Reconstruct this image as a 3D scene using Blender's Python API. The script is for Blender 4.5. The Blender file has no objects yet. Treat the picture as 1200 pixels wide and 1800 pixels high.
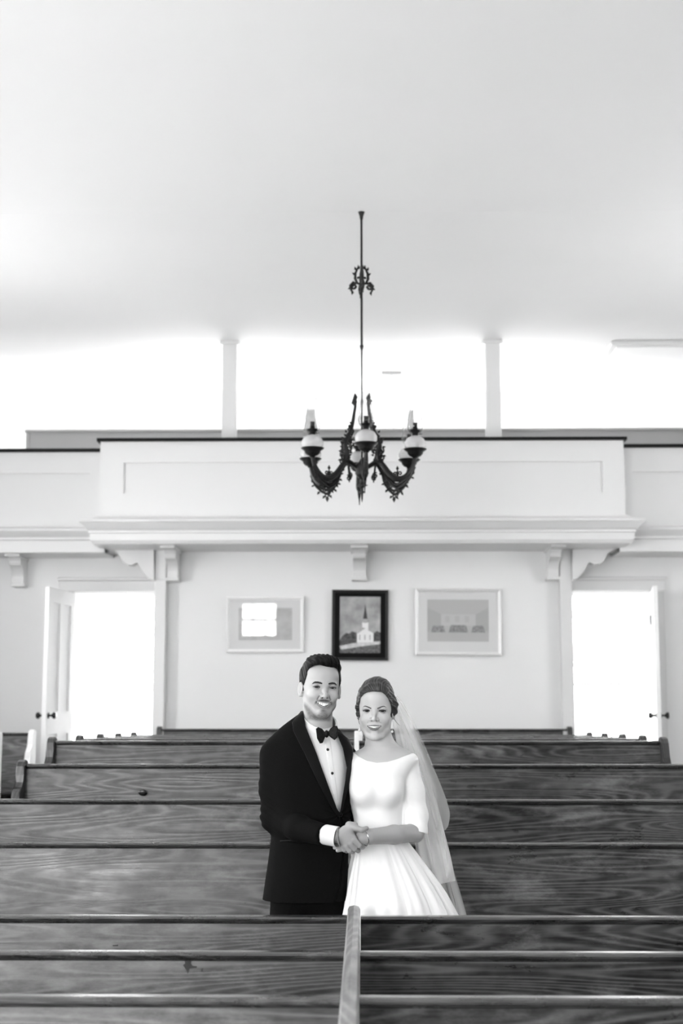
import bpy, bmesh, math, random
import numpy as np
from mathutils import Vector, Matrix

# ------------------------------------------------------------------ camera, world, lights, exposure
S = bpy.context.scene
C = S.collection
HC, YAW, PITCH, FPX = 1.62, math.radians(0.9), math.radians(8.08), 2500.0
cam_data = bpy.data.cameras.new('camera')
cam_data.sensor_fit = 'VERTICAL'; cam_data.sensor_height = 36; cam_data.lens = 50
cam_data.clip_start = 0.05; cam_data.clip_end = 200
cam_data.dof.use_dof = True; cam_data.dof.focus_distance = 5.5; cam_data.dof.aperture_fstop = 3.2
cam = bpy.data.objects.new('camera', cam_data); C.objects.link(cam)
cam.location = (0, 0, HC); cam.rotation_euler = (math.pi/2 + PITCH, 0, YAW)
S.camera = cam
S.view_settings.view_transform = 'Standard'; S.view_settings.look = 'None'
S.view_settings.gamma = 1.0; S.view_settings.use_curve_mapping = False
S.view_settings.exposure = 0.9
W = bpy.data.worlds.new('overcast_sky'); S.world = W; W.use_nodes = True
W.node_tree.nodes['Background'].inputs[0].default_value = (1, 1, 1, 1)
W.node_tree.nodes['Background'].inputs[1].default_value = 7.5

def area(name, loc, rot, sx, sy, power):
    l = bpy.data.lights.new(name, 'AREA'); l.shape = 'RECTANGLE'; l.size = sx; l.size_y = sy; l.energy = power
    o = bpy.data.objects.new(name, l); C.objects.link(o); o.location = loc; o.rotation_euler = rot
    return o
HP = math.pi/2
RX = 4.6                      # half width of the hall
YF, YB = -4.0, 14.85          # front wall behind the camera, rear wall of the gallery
# windows: (y centre, width, z0, z1) in the long walls; daylight enters through each
SIDE_WIN = [(-1.6, 1.2, 1.2, 3.5), (2.2, 1.2, 1.2, 3.5), (6.0, 1.2, 1.2, 3.4), (9.8, 1.1, 1.6, 3.95)]
RIGHT_WIN = [(-1.6, 0.9, 1.6, 3.4), (9.8, 1.0, 2.2, 4.2)]
GAL_WIN = (13.95, 0.8, 4.0, 4.6)
REAR_FILL = [(-1.45, 1.5, 3.45, 4.45), (1.45, 1.5, 3.45, 4.45)]  # unseen windows added behind the gallery front to brighten its ceiling
FRONT_WIN = [(-3.6, 1.5, 0.9, 3.8), (-2.22, 0.8, 2.02, 2.78)]  # the wider one is unseen, added to brighten left pews and faces
for (yc, w, z0, z1) in SIDE_WIN:
    area('window_daylight', (-RX-0.12, yc, (z0+z1)/2), (0, -HP, 0), z1-z0, w, 24)
for (yc, w, z0, z1) in RIGHT_WIN:
    area('window_daylight', (RX+0.12, yc, (z0+z1)/2), (0, HP, 0), z1-z0, w, 10)
yc, w, z0, z1 = GAL_WIN
area('gallery_daylight', (-RX-0.12, yc, (z0+z1)/2), (0, -HP, 0), z1-z0, w, 12)
area('gallery_daylight', (RX+0.12, yc, (z0+z1)/2), (0, HP, 0), z1-z0, w, 12)
for (xc, w, z0, z1) in REAR_FILL:
    area('rear_fill', (xc, YB+0.25, (z0+z1)/2), (-HP, 0, 0), w, z1-z0, 40)
for (xc, w, z0, z1), p in zip(FRONT_WIN, (150, 50)):
    area('front_daylight_fill', (xc, YF-0.12, (z0+z1)/2), (HP, 0, 0), w, z1-z0, p)

# ------------------------------------------------------------------ helpers
_cp, _sp, _cy, _sy = math.cos(PITCH), math.sin(PITCH), math.cos(YAW), math.sin(YAW)
FWD = Vector((-_sy*_cp, _cy*_cp, _sp)); RGT = Vector((_cy, _sy, 0)); UPV = RGT.cross(FWD)
def at(px, py, Y):
    """measured photo position -> world point on the plane y = Y"""
    d = FWD + RGT*((px-600)/FPX) - UPV*((py-900)/FPX)
    t = Y/d.y
    return Vector((d.x*t, Y, HC + d.z*t))

def tag(o, label=None, cat=None, group=None, kind=None):
    if label: o['label'] = label
    if cat: o['category'] = cat
    if group: o['group'] = group
    if kind: o['kind'] = kind
    return o

def link_mesh(name, me, mat=None, parent=None, smooth=False):
    o = bpy.data.objects.new(name, me); C.objects.link(o)
    if mat is not None and len(me.materials) == 0:
        me.materials.append(mat)
    if smooth:
        for p in me.polygons: p.use_smooth = True
    if parent is not None: o.parent = parent
    return o

def from_bm(name, bm, mat=None, parent=None, smooth=False):
    bmesh.ops.recalc_face_normals(bm, faces=bm.faces)
    me = bpy.data.meshes.new(name); bm.to_mesh(me); bm.free()
    return link_mesh(name, me, mat, parent, smooth)

def empty(name, loc, rz=0, **k):
    o = bpy.data.objects.new(name, None); C.objects.link(o)
    o.location = loc; o.rotation_euler = (0, 0, rz); o.empty_display_size = 0.1
    tag(o, **k); return o

def structure(o): o['kind'] = 'structure'; return o

def bx(bm, x0, x1, y0, y1, z0, z1, bev=0.0, seg=2):
    m = Matrix.Translation(((x0+x1)/2, (y0+y1)/2, (z0+z1)/2)) @ Matrix.Diagonal((abs(x1-x0), abs(y1-y0), abs(z1-z0), 1))
    r = bmesh.ops.create_cube(bm, size=1, matrix=m)
    if bev > 0:
        es = list({e for v in r['verts'] for e in v.link_edges})
        bmesh.ops.bevel(bm, geom=es, offset=bev, segments=seg, affect='EDGES', profile=0.5)
    return bm

def prism(bm, pts, axis, a0, a1, bev=0.0):
    """extrude a 2D outline along an axis: 'x' -> pts are (y,z), 'y' -> (x,z), 'z' -> (x,y)"""
    def p(u, v, a):
        return {'x': (a, u, v), 'y': (u, a, v), 'z': (u, v, a)}[axis]
    n = len(pts)
    A = [bm.verts.new(p(u, v, a0)) for u, v in pts]; B = [bm.verts.new(p(u, v, a1)) for u, v in pts]
    fs = [bm.faces.new(A), bm.faces.new(B[::-1])]
    for i in range(n):
        fs.append(bm.faces.new((A[i], B[i], B[(i+1) % n], A[(i+1) % n])))
    if bev > 0:
        es = [e for f in fs[:2] for e in f.edges]
        bmesh.ops.bevel(bm, geom=es, offset=bev, segments=2, affect='EDGES', profile=0.5)
    return bm

def lathe(bm, prof, cx=0, cy=0, cz=0, seg=32, M=None):
    rings = []
    for r, z in prof:
        if r < 1e-5:
            rings.append([bm.verts.new((cx, cy, cz+z))])
        else:
            rings.append([bm.verts.new((cx+r*math.cos(2*math.pi*i/seg), cy+r*math.sin(2*math.pi*i/seg), cz+z)) for i in range(seg)])
    vs = [v for r in rings for v in r]
    for a, b in zip(rings, rings[1:]):
        for i in range(seg):
            j = (i+1) % seg
            if len(a) == 1 and len(b) == 1: continue
            if len(a) == 1: bm.faces.new((a[0], b[j], b[i]))
            elif len(b) == 1: bm.faces.new((a[i], a[j], b[0]))
            else: bm.faces.new((a[i], a[j], b[j], b[i]))
    if M is not None: bmesh.ops.transform(bm, matrix=M, verts=vs)
    return bm

def tube(bm, pts, rad, seg=8, closed=False):
    """swept tube along a polyline; rad is a number or one per point"""
    pts = [Vector(p) for p in pts]; n = len(pts)
    rs = rad if hasattr(rad, '__len__') else [rad]*n
    rings = []; prev = None
    for i, p in enumerate(pts):
        if closed: t = pts[(i+1) % n]-pts[i-1]
        else: t = pts[min(i+1, n-1)]-pts[max(i-1, 0)]
        if t.length < 1e-9: t = Vector((0, 0, 1))
        t.normalize()
        if prev is None:
            a = Vector((0, 0, 1)) if abs(t.z) < 0.9 else Vector((1, 0, 0))
            u = t.cross(a).normalized()
        else:
            u = (prev - t*prev.dot(t))
            u = u.normalized() if u.length > 1e-6 else t.orthogonal().normalized()
        prev = u; w = t.cross(u)
        rings.append([bm.verts.new(p + (u*math.cos(2*math.pi*k/seg)+w*math.sin(2*math.pi*k/seg))*rs[i]) for k in range(seg)])
    m = n if closed else n-1
    for i in range(m):
        a, b = rings[i], rings[(i+1) % n]
        for k in range(seg):
            bm.faces.new((a[k], a[(k+1) % seg], b[(k+1) % seg], b[k]))
    if not closed:
        bm.faces.new(rings[0][::-1]); bm.faces.new(rings[-1])
    return bm

def copy_tree(o, parent=None):
    c = o.copy(); C.objects.link(c)
    if parent is not None: c.parent = parent
    for ch in [x for x in o.children]:
        copy_tree(ch, c)
    return c

# ------------------------------------------------------------------ materials (the photograph is black and white)
def newmat(name):
    m = bpy.data.materials.new(name); m.use_nodes = True
    nt = m.node_tree; b = nt.nodes['Principled BSDF']
    return m, nt, b
def g(v): return (v, v, v, 1)
def mat(name, v, rough=0.5, metal=0.0, coat=0.0, spec=0.5, noise=0.0, nscale=8.0, bump=0.0, sheen=0.0):
    m, nt, b = newmat(name)
    b.inputs['Base Color'].default_value = g(v); b.inputs['Roughness'].default_value = rough
    b.inputs['Metallic'].default_value = metal; b.inputs['Coat Weight'].default_value = coat
    b.inputs['Specular IOR Level'].default_value = spec; b.inputs['Sheen Weight'].default_value = sheen
    if noise or bump:
        tc = nt.nodes.new('ShaderNodeTexCoord'); n = nt.nodes.new('ShaderNodeTexNoise')
        n.inputs['Scale'].default_value = nscale; n.inputs['Detail'].default_value = 6
        nt.links.new(tc.outputs['Object'], n.inputs['Vector'])
        if noise:
            r = nt.nodes.new('ShaderNodeMapRange'); r.inputs[1].default_value = 0.3; r.inputs[2].default_value = 0.7
            r.inputs[3].default_value = v*(1-noise); r.inputs[4].default_value = min(1, v*(1+noise))
            nt.links.new(n.outputs['Fac'], r.inputs[0]); nt.links.new(r.outputs[0], b.inputs['Base Color'])
        if bump:
            bp = nt.nodes.new('ShaderNodeBump'); bp.inputs['Strength'].default_value = bump; bp.inputs['Distance'].default_value = 0.01
            nt.links.new(n.outputs['Fac'], bp.inputs['Height']); nt.links.new(bp.outputs[0], b.inputs['Normal'])
    return m

def wood(name, dark, light, rough=0.38, ax='x', scuff=0.25, coat=0.25):
    """oak: ring figure stretched along the board, fine pores and worn patches"""
    m, nt, b = newmat(name); N = nt.nodes.new; L = nt.links.new
    tc = N('ShaderNodeTexCoord'); oi = N('ShaderNodeObjectInfo')
    add = N('ShaderNodeVectorMath'); add.operation = 'ADD'
    mul = N('ShaderNodeVectorMath'); mul.operation = 'SCALE'; mul.inputs[0].default_value = (37, 17, 23)
    L(oi.outputs['Random'], mul.inputs['Scale']); L(tc.outputs['Object'], add.inputs[0]); L(mul.outputs[0], add.inputs[1])
    def mp(sc):
        q = N('ShaderNodeMapping'); 
        if ax == 'y': sc = (sc[1], sc[0], sc[2])
        if ax == 'z': sc = (sc[2], sc[1], sc[0])
        q.inputs['Scale'].default_value = sc; L(add.outputs[0], q.inputs[0]); return q
    def noi(sc, detail=4, rough_=0.5):
        q = mp(sc); n = N('ShaderNodeTexNoise'); n.inputs['Scale'].default_value = 1; n.inputs['Detail'].default_value = detail
        n.inputs['Roughness'].default_value = rough_; L(q.outputs[0], n.inputs['Vector']); return n
    ring = noi((0.55, 2.0, 7.5), 1.2, 0.4)
    m1 = N('ShaderNodeMath'); m1.operation = 'MULTIPLY'; m1.inputs[1].default_value = 150; L(ring.outputs[0], m1.inputs[0])
    m2 = N('ShaderNodeMath'); m2.operation = 'SINE'; L(m1.outputs[0], m2.inputs[0])
    r1 = N('ShaderNodeMapRange'); r1.inputs[1].default_value = -1; r1.inputs[2].default_value = 1; r1.inputs[3].default_value = 0; r1.inputs[4].default_value = 1; L(m2.outputs[0], r1.inputs[0])
    pw = N('ShaderNodeMath'); pw.operation = 'POWER'; pw.inputs[1].default_value = 2.2; L(r1.outputs[0], pw.inputs[0])
    pore = noi((5, 70, 120), 3, 0.7)
    patch = noi((1.6, 2, 5.0), 5, 0.6)
    fleck = noi((16, 30, 30), 2, 0.5)
    def mix(a, bb, f):
        q = N('ShaderNodeMix'); q.data_type = 'FLOAT'; q.inputs[0].default_value = f
        L(a, q.inputs[2]); L(bb, q.inputs[3]); return q.outputs[0]
    v = mix(pw.outputs[0], pore.outputs[0], 0.60)
    v = mix(v, patch.outputs[0], 0.45)
    v = mix(v, fleck.outputs[0], 0.2)
    cr = N('ShaderNodeMapRange'); cr.inputs[1].default_value = 0.34; cr.inputs[2].default_value = 0.60
    cr.inputs[3].default_value = dark; cr.inputs[4].default_value = light; L(v, cr.inputs[0])
    # scuffed varnish
    sc = noi((2.6, 3, 7), 8, 0.72)
    sr = N('ShaderNodeMapRange'); sr.inputs[1].default_value = 0.52; sr.inputs[2].default_value = 0.72
    sr.inputs[3].default_value = 0; sr.inputs[4].default_value = scuff; L(sc.outputs[0], sr.inputs[0])
    ad = N('ShaderNodeMath'); ad.operation = 'MULTIPLY_ADD'; L(sr.outputs[0], ad.inputs[0]); ad.inputs[1].default_value = light; L(cr.outputs[0], ad.inputs[2])
    L(ad.outputs[0], b.inputs['Base Color'])
    rr = N('ShaderNodeMapRange'); rr.inputs[1].default_value = 0.35; rr.inputs[2].default_value = 0.7
    rr.inputs[3].default_value = rough-0.08; rr.inputs[4].default_value = rough+0.14; L(sc.outputs[0], rr.inputs[0])
    L(rr.outputs[0], b.inputs['Roughness'])
    bp = N('ShaderNodeBump'); bp.inputs['Strength'].default_value = 0.5; bp.inputs['Distance'].default_value = 0.003
    L(v, bp.inputs['Height']); L(bp.outputs[0], b.inputs['Normal'])
    b.inputs['Coat Weight'].default_value = coat; b.inputs['Coat Roughness'].default_value = 0.25
    return m

M_wall = mat('painted_plaster_wall', 0.80, 0.75, noise=0.012, nscale=1.3, bump=0.03)
M_darkwall = mat('dark_unseen_wall', 0.12, 0.6)  # unseen front wall, made dark so the right pews reflect little
M_ceil = mat('painted_plaster_ceiling', 0.84, 0.8, noise=0.012, nscale=0.8, bump=0.02)
M_trim = mat('white_trim_paint', 0.70, 0.38)
M_door = mat('white_door_paint', 0.86, 0.35)
M_cap = mat('black_cap_paint', 0.006, 0.6, spec=0.2)
M_floor = wood('floor_boards', 0.22, 0.42, 0.45, 'y')
M_pew = wood('oak_pew', 0.003, 0.10, 0.34, 'x', 1.2, 0.0)
M_pewcap = wood('oak_rail', 0.01, 0.06, 0.25, 'x', 0.15, 1.0)
M_pewend = wood('oak_end', 0.012, 0.06, 0.33, 'z')
M_divider = wood('oak_divider', 0.16, 0.36, 0.4, 'y')
M_endpaint = mat('white_pew_paint', 0.80, 0.4)
M_grey = mat('grey_gallery_paint', 0.45, 0.5)
M_iron = mat('cast_iron_bronze', 0.018, 0.38, metal=0.6, noise=0.3, nscale=60)
M_iron_hi = mat('burnished_bronze', 0.16, 0.3, metal=0.9)
M_black = mat('black_enamel', 0.01, 0.25)
M_silver = mat('silver_frame', 0.82, 0.35, metal=0.2)
M_brassy = mat('brown_frame_edge', 0.03, 0.5, metal=0.2, spec=0.3)
M_white = mat('white_plain', 0.88, 0.4)

def glass(name, rough=0.0, tint=0.97, ior=1.5):
    m = bpy.data.materials.new(name); m.use_nodes = True; nt = m.node_tree
    b = nt.nodes['Principled BSDF']; nt.nodes.remove(b)
    out = nt.nodes['Material Output']
    tr = nt.nodes.new('ShaderNodeBsdfTransparent'); tr.inputs[0].default_value = g(tint)
    gl = nt.nodes.new('ShaderNodeBsdfGlossy'); gl.inputs['Roughness'].default_value = rough
    fr = nt.nodes.new('ShaderNodeFresnel'); fr.inputs[0].default_value = ior
    mx = nt.nodes.new('ShaderNodeMixShader')
    geo = nt.nodes.new('ShaderNodeNewGeometry'); inv = nt.nodes.new('ShaderNodeMath'); inv.operation = 'SUBTRACT'; inv.inputs[0].default_value = 1
    mu = nt.nodes.new('ShaderNodeMath'); mu.operation = 'MULTIPLY'; nt.links.new(geo.outputs['Backfacing'], inv.inputs[1]); nt.links.new(inv.outputs[0], mu.inputs[0]); nt.links.new(fr.outputs[0], mu.inputs[1])
    nt.links.new(mu.outputs[0], mx.inputs[0]); nt.links.new(tr.outputs[0], mx.inputs[1]); nt.links.new(gl.outputs[0], mx.inputs[2])
    nt.links.new(mx.outputs[0], out.inputs[0]); return m
M_glass = glass('clear_pane')
M_lampglass = glass('lamp_glass', 0.05, 0.93, 1.35)
_nt = M_lampglass.node_tree; _lw = _nt.nodes.new('ShaderNodeLayerWeight'); _lw.inputs[0].default_value = 0.25
_mr = _nt.nodes.new('ShaderNodeMapRange'); _mr.inputs[1].default_value = 0.35; _mr.inputs[3].default_value = 0.93; _mr.inputs[4].default_value = 0.22
_nt.links.new(_lw.outputs['Facing'], _mr.inputs[0]); _nt.links.new(_mr.outputs[0], [n for n in _nt.nodes if n.type == 'BSDF_TRANSPARENT'][0].inputs[0])
M_font = mat('font_glass', 0.75, 0.08); M_font.node_tree.nodes['Principled BSDF'].inputs['Transmission Weight'].default_value = 0.45

# ------------------------------------------------------------------ the hall
ZC = at(635, 373, 9.3).z                       # ceiling height at the fold
BACKTOP = at(626, 1298.5, 8.742).z               # level of the rear pew tops
PEWH = 0.887
FZ_BACK = BACKTOP - PEWH
# pew rows: depth of the backrest and photo height of the cap
ROWS = [(6.51, 1481), (7.254, 1405), (7.998, 1343), (8.742, 1302), (9.486, 1298), (10.23, 1295.5), (10.974, 1293.5), (11.718, 1291.5)]
ROWZ = [at(626, y, Y).z for Y, y in ROWS]
FRONT = [(5.19, 1610), (4.39, 1673), (3.70, 1752)]
FRONTZ = [at(620, y, Y).z for Y, y in FRONT]
FZ0 = FRONTZ[0] - PEWH
bm = bmesh.new()
bx(bm, -RX-0.3, RX+0.3, YF-0.3, 6.0, FZ0-0.3, FZ0)
steps = [(6.0, ROWZ[0]-PEWH)] + [(Y-0.55, z-PEWH) for (Y, _), z in zip(ROWS[1:4], ROWZ[1:4])]
for i, (y0, z) in enumerate(steps):
    y1 = steps[i+1][0] if i+1 < len(steps) else YB+3.2
    bx(bm, -RX-0.3, RX+0.3, y0, y1, FZ0-0.3, z)
structure(from_bm('floor', bm, M_floor))

# ceiling: level at the back, folding at the chandelier and pitched up towards the pulpit end to make the front lighter
bm = bmesh.new()
prism(bm, [(9.3, ZC), (YB+0.2, ZC), (YB+0.2, ZC+0.3), (9.3, ZC+0.3), (YF-0.3, ZC+1.7), (YF-0.3, ZC+1.3)], 'x', -RX-0.3, RX+0.3)
structure(from_bm('ceiling', bm, M_ceil))

def wall_x(name, x0, x1, holes, y0, y1, z0, z1):
    """long wall with window holes (yc, w, za, zb)"""
    bm = bmesh.new(); hs = sorted(holes)
    cur = y0
    for (yc, w, za, zb) in hs:
        bx(bm, x0, x1, cur, yc-w/2, z0, z1)
        bx(bm, x0, x1, yc-w/2, yc+w/2, z0, za); bx(bm, x0, x1, yc-w/2, yc+w/2, zb, z1)
        cur = yc+w/2
    bx(bm, x0, x1, cur, y1, z0, z1)
    return structure(from_bm(name, bm, M_wall))
allw = {-1: SIDE_WIN + [GAL_WIN], 1: RIGHT_WIN + [GAL_WIN]}
wall_x('wall_left', -RX-0.25, -RX, allw[-1], YF-0.25, YB+3.2, FZ0-0.3, ZC+1.35)
wall_x('wall_right', RX, RX+0.25, allw[1], YF-0.25, YB+3.2, FZ0-0.3, ZC+1.35)
bm = bmesh.new(); cur = -RX
for (xc, w, za, zb) in FRONT_WIN:
    bx(bm, cur, xc-w/2, YF-0.25, YF, FZ0-0.3, ZC+1.35)
    bx(bm, xc-w/2, xc+w/2, YF-0.25, YF, FZ0-0.3, za); bx(bm, xc-w/2, xc+w/2, YF-0.25, YF, zb, ZC+1.35)
    cur = xc+w/2
bx(bm, cur, RX, YF-0.25, YF, FZ0-0.3, ZC+1.35)
structure(from_bm('wall_front', bm, M_darkwall))
wn = 0
def window_unit(cx, cy, w, z0, z1, along):
    global wn; wn += 1
    bm = bmesh.new(); t = 0.035
    def b(u0, u1, za, zb, d=0.05):
        if along == 'y': bx(bm, cx-d/2, cx+d/2, cy+u0, cy+u1, za, zb)
        else: bx(bm, cx+u0, cx+u1, cy-d/2, cy+d/2, za, zb)
    b(-w/2, -w/2+0.05, z0, z1); b(w/2-0.05, w/2, z0, z1); b(-w/2, w/2, z0, z0+0.05); b(-w/2, w/2, z1-0.05, z1)
    b(-w/2, w/2, (z0+z1)/2-0.025, (z0+z1)/2+0.025)
    for k in (1, 2): b(-w/2+k*w/3-0.012, -w/2+k*w/3+0.012, z0, z1, 0.03)
    structure(from_bm('window_%d' % wn, bm, M_trim))
for sx in (-1, 1):
    for (yc, w, za, zb) in allw[sx]: window_unit(sx*(RX+0.06), yc, w, za, zb, 'y')
for (xc, w, za, zb) in FRONT_WIN: window_unit(xc, YF-0.06, w, za, zb, 'x')

# gallery rear wall (also the outer wall of the porch below)
YW, YS = 13.1, 13.3            # centre wall, side bay wall
GZ = at(632, 957, 12.5).z + 0.02    # underside of the gallery
bm = bmesh.new(); cur = -RX
for (xc, w, za, zb3) in REAR_FILL:
    bx(bm, cur, xc-w/2, YB, YB+0.2, GZ, ZC+0.2); bx(bm, xc-w/2, xc+w/2, YB, YB+0.2, GZ, za); bx(bm, xc-w/2, xc+w/2, YB, YB+0.2, zb3, ZC+0.2)
    cur = xc+w/2
bx(bm, cur, RX, YB, YB+0.2, GZ, ZC+0.2)
for (xc, w, za, zb3) in REAR_FILL: window_unit(xc, YB+0.1, w, za, zb3, 'x')  # frames of the added fill windows
structure(from_bm('wall_gallery', bm, M_wall))
# ground-floor centre wall between the corner pilasters
XL = at(272, 1150, YW).x; XR = at(1005, 1150, YW).x
bm = bmesh.new(); bx(bm, XL, XR, YW, YW+0.2, FZ_BACK-0.2, GZ+0.1)
structure(from_bm('wall_centre', bm, M_wall))
# side bay walls with door openings
DL0, DL1 = at(124, 1150, YS).x, XL+0.005
DR0, DR1 = XR-0.005, at(1150, 1150, YS).x
DZ = at(200, 1040, YS).z; 
bm = bmesh.new()
bx(bm, -RX, DL0, YS, YS+0.14, FZ_BACK-0.2, GZ+0.2); bx(bm, DL0, DL1, YS, YS+0.14, DZ, GZ+0.2)
bx(bm, DR0, DR1, YS, YS+0.14, DZ, GZ+0.2); bx(bm, DR1, RX, YS, YS+0.14, FZ_BACK-0.2, GZ+0.2)
structure(from_bm('wall_rear', bm, M_wall))
# porch behind: side cheeks and glazed outer wall
PY = 16.3
bm = bmesh.new()
bx(bm, XL+0.0, XL+0.15, YW+0.2, PY, FZ_BACK-0.2, GZ); bx(bm, XR-0.15, XR, YW+0.2, PY, FZ_BACK-0.2, GZ)
bx(bm, XL, XR, PY, PY+0.15, FZ_BACK-0.2, GZ)
for s in (-1, 1):
    xi, xo = (XL, -RX) if s < 0 else (XR, RX)
    a, b_ = sorted((xi, xo))
    bx(bm, a, b_, PY, PY+0.15, FZ_BACK-0.2, FZ_BACK+0.35); bx(bm, a, b_, PY, PY+0.15, GZ-0.15, GZ)
    bx(bm, xo-0.05 if s > 0 else xo, xo if s > 0 else xo+0.05, PY, PY+0.15, FZ_BACK, GZ)
structure(from_bm('wall_porch', bm, M_wall))
for s, nm in ((-1, 'window_%d' % (wn+1)), (1, 'window_%d' % (wn+2))):
    xi, xo = (XL, -RX) if s < 0 else (XR, RX)
    a, b_ = sorted((xi, xo)); bm = bmesh.new()
    z0, z1 = FZ_BACK+0.35, GZ-0.15
    n = 1 if s < 0 else 3
    for k in range(n+1):
        x = a + (b_-a)*k/n; bx(bm, x-0.012, x+0.012, PY+0.04, PY+0.09, z0, z1)
    for k in ((0, 4) if s < 0 else (0, 2, 4)):
        z = z0+(z1-z0)*k/4; bx(bm, a, b_, PY+0.045, PY+0.085, z-0.015, z+0.015)
    wf = structure(from_bm(nm, bm, M_trim))
    bm = bmesh.new(); bx(bm, a, b_, PY+0.062, PY+0.068, z0, z1)
    from_bm('pane', bm, M_glass, wf)
bm = bmesh.new(); bx(bm, -RX, RX, YS+0.14, PY+0.2, GZ, GZ+0.15); structure(from_bm('ceiling_porch', bm, M_ceil))
# door casings
def casing(name, x0, x1):
    bm = bmesh.new(); w = 0.10
    bx(bm, x0-w, x0, YS-0.025, YS, FZ_BACK, DZ+w, 0.004); bx(bm, x1, x1+w, YS-0.025, YS, FZ_BACK, DZ+w, 0.004)
    bx(bm, x0-w-0.02, x1+w+0.02, YS-0.035, YS, DZ+0.0, DZ+w, 0.006)
    bx(bm, x0-w-0.03, x1+w+0.03, YS-0.055, YS, DZ+w, DZ+w+0.03, 0.006)
    bx(bm, x0-0.001, x0+0.018, YS-0.01, YS+0.15, FZ_BACK, DZ); bx(bm, x1-0.018, x1+0.001, YS-0.01, YS+0.15, FZ_BACK, DZ)
    structure(from_bm(name, bm, M_trim))
casing('trim_1', DL0, DL1-0.03); casing('trim_2', DR0+0.03, DR1)

# corner pilasters
for nm, (pa, pb) in (('trim_3', (270, 290)), ('trim_4', (986, 1007))):
    xa, xb = at(pa, 1150, 13.0).x, at(pb, 1150, 13.0).x
    bm = bmesh.new(); bx(bm, xa, xb, 12.98, YS+0.02, FZ_BACK, GZ+0.02, 0.006)
    structure(from_bm(nm, bm, M_trim))
# baseboard on the centre wall
bm = bmesh.new(); bx(bm, XL, XR, YW-0.02, YW, FZ_BACK, FZ_BACK+0.18, 0.004); structure(from_bm('baseboard_rear', bm, M_trim))

# --- gallery fronts
def moulding(bm, prof, x0, x1, yface, ret=0.0, left=True, right=True):
    """profile (projection, z) run along x with mitred returns of depth ret at the free ends"""
    rows = []
    for p, z in prof:
        pts = []
        if left: pts += [(x0-p, yface+ret, z), (x0-p, yface-p, z)]
        else: pts += [(x0, yface-p, z)]
        if right: pts += [(x1+p, yface-p, z), (x1+p, yface+ret, z)]
        else: pts += [(x1, yface-p, z)]
        rows.append([bm.verts.new(q) for q in pts])
    for a, b in zip(rows, rows[1:]):
        for i in range(len(a)-1): bm.faces.new((a[i], a[i+1], b[i+1], b[i]))
    for r in (rows[0], rows[-1]):
        if len(r) >= 3: bm.faces.new(r)
    return bm
YG, YGS = 12.5, 12.85          # centre front, side fronts
cx0, cx1 = at(176, 800, YG).x, at(1096, 800, YG).x
ztop = at(636, 771, YG).z; zf = at(636, 908, YG).z; zb = at(636, 955, YG-0.05).z
def gz(y): return at(636, y, YG).z
bm = bmesh.new()
# face with a sunk panel: rails and stiles around it
pl, pr = at(217, 840, YG).x, at(1059, 840, YG).x; pz1, pz0 = gz(812), gz(866)
bx(bm, cx0, cx1, YG+0.02, YGS+0.1, zb+0.02, ztop-0.012)
bx(bm, cx0, pl, YG, YG+0.03, zb+0.02, ztop-0.012); bx(bm, pr, cx1, YG, YG+0.03, zb+0.02, ztop-0.012)
bx(bm, pl, pr, YG, YG+0.03, pz1, ztop-0.012); bx(bm, pl, pr, YG, YG+0.03, zb+0.02, pz0)
h = zf-zb
prof = [(0.0, zf+0.015), (0.02, zf+0.012), (0.022, zf-0.0), (0.05, zf-0.02), (0.13, zf-0.035), (0.15, zf-0.04), (0.15, zf-0.06),
        (0.135, zf-0.065), (0.12, zf-0.085), (0.095, zf-0.115), (0.075, zf-0.13), (0.075, zf-0.15), (0.065, zf-0.155), (0.06, zb+0.03), (0.04, zb), (0.0, zb)]
moulding(bm, prof, cx0, cx1, YG, ret=0.4)
structure(from_bm('trim_5', bm, M_trim))
bm = bmesh.new(); bx(bm, cx0-0.03, cx1+0.03, YG-0.03, YG+0.16, ztop-0.022, ztop+0.008, 0.004)
structure(from_bm('trim_6', bm, M_cap))
# side fronts
zs_t = at(80, 791, YGS).z
def gs(y): return at(80, y, YGS).z
for nm, nm2, (xa, xb) in (('trim_7', 'trim_8', (-RX, cx0)), ('trim_9', 'trim_10', (cx1, RX))):
    bm = bmesh.new(); zt = at(80 if xa < 0 else 1150, 791 if xa < 0 else 783, YGS).z
    zfs, zbs = gs(925), gs(972)
    bx(bm, xa, xb, YGS+0.02, YGS+0.12, zbs, zt-0.012)
    bx(bm, xa, xb, YGS, YGS+0.03, gs(832), zt-0.012); bx(bm, xa, xb, YGS, YGS+0.03, zbs+0.02, gs(880))
    if xa < 0: bx(bm, cx0-0.16, cx0, YGS, YGS+0.03, gs(880), gs(832))
    else: bx(bm, cx1, cx1+0.14, YGS, YGS+0.03, gs(880), gs(832))
    prof = [(0.0, zfs+0.01), (0.02, zfs+0.008), (0.022, zfs-0.01), (0.09, zfs-0.03), (0.11, zfs-0.035), (0.11, zfs-0.055), (0.09, zfs-0.08),
            (0.06, zfs-0.11), (0.06, zfs-0.13), (0.045, zfs-0.14), (0.04, zbs), (0.0, zbs)]
    moulding(bm, prof, xa, xb, YGS, left=False, right=False)
    structure(from_bm(nm, bm, M_trim))
    bm = bmesh.new(); bx(bm, xa, xb - (0.03 if xa < 0 else 0) + 0, YGS-0.03, YGS+0.14, zt-0.022, zt+0.010, 0.004) if xa < 0 else bx(bm, xa+0.0, xb, YGS-0.03, YGS+0.14, zt-0.022, zt+0.010, 0.004)
    structure(from_bm(nm2, bm, M_cap))
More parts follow.
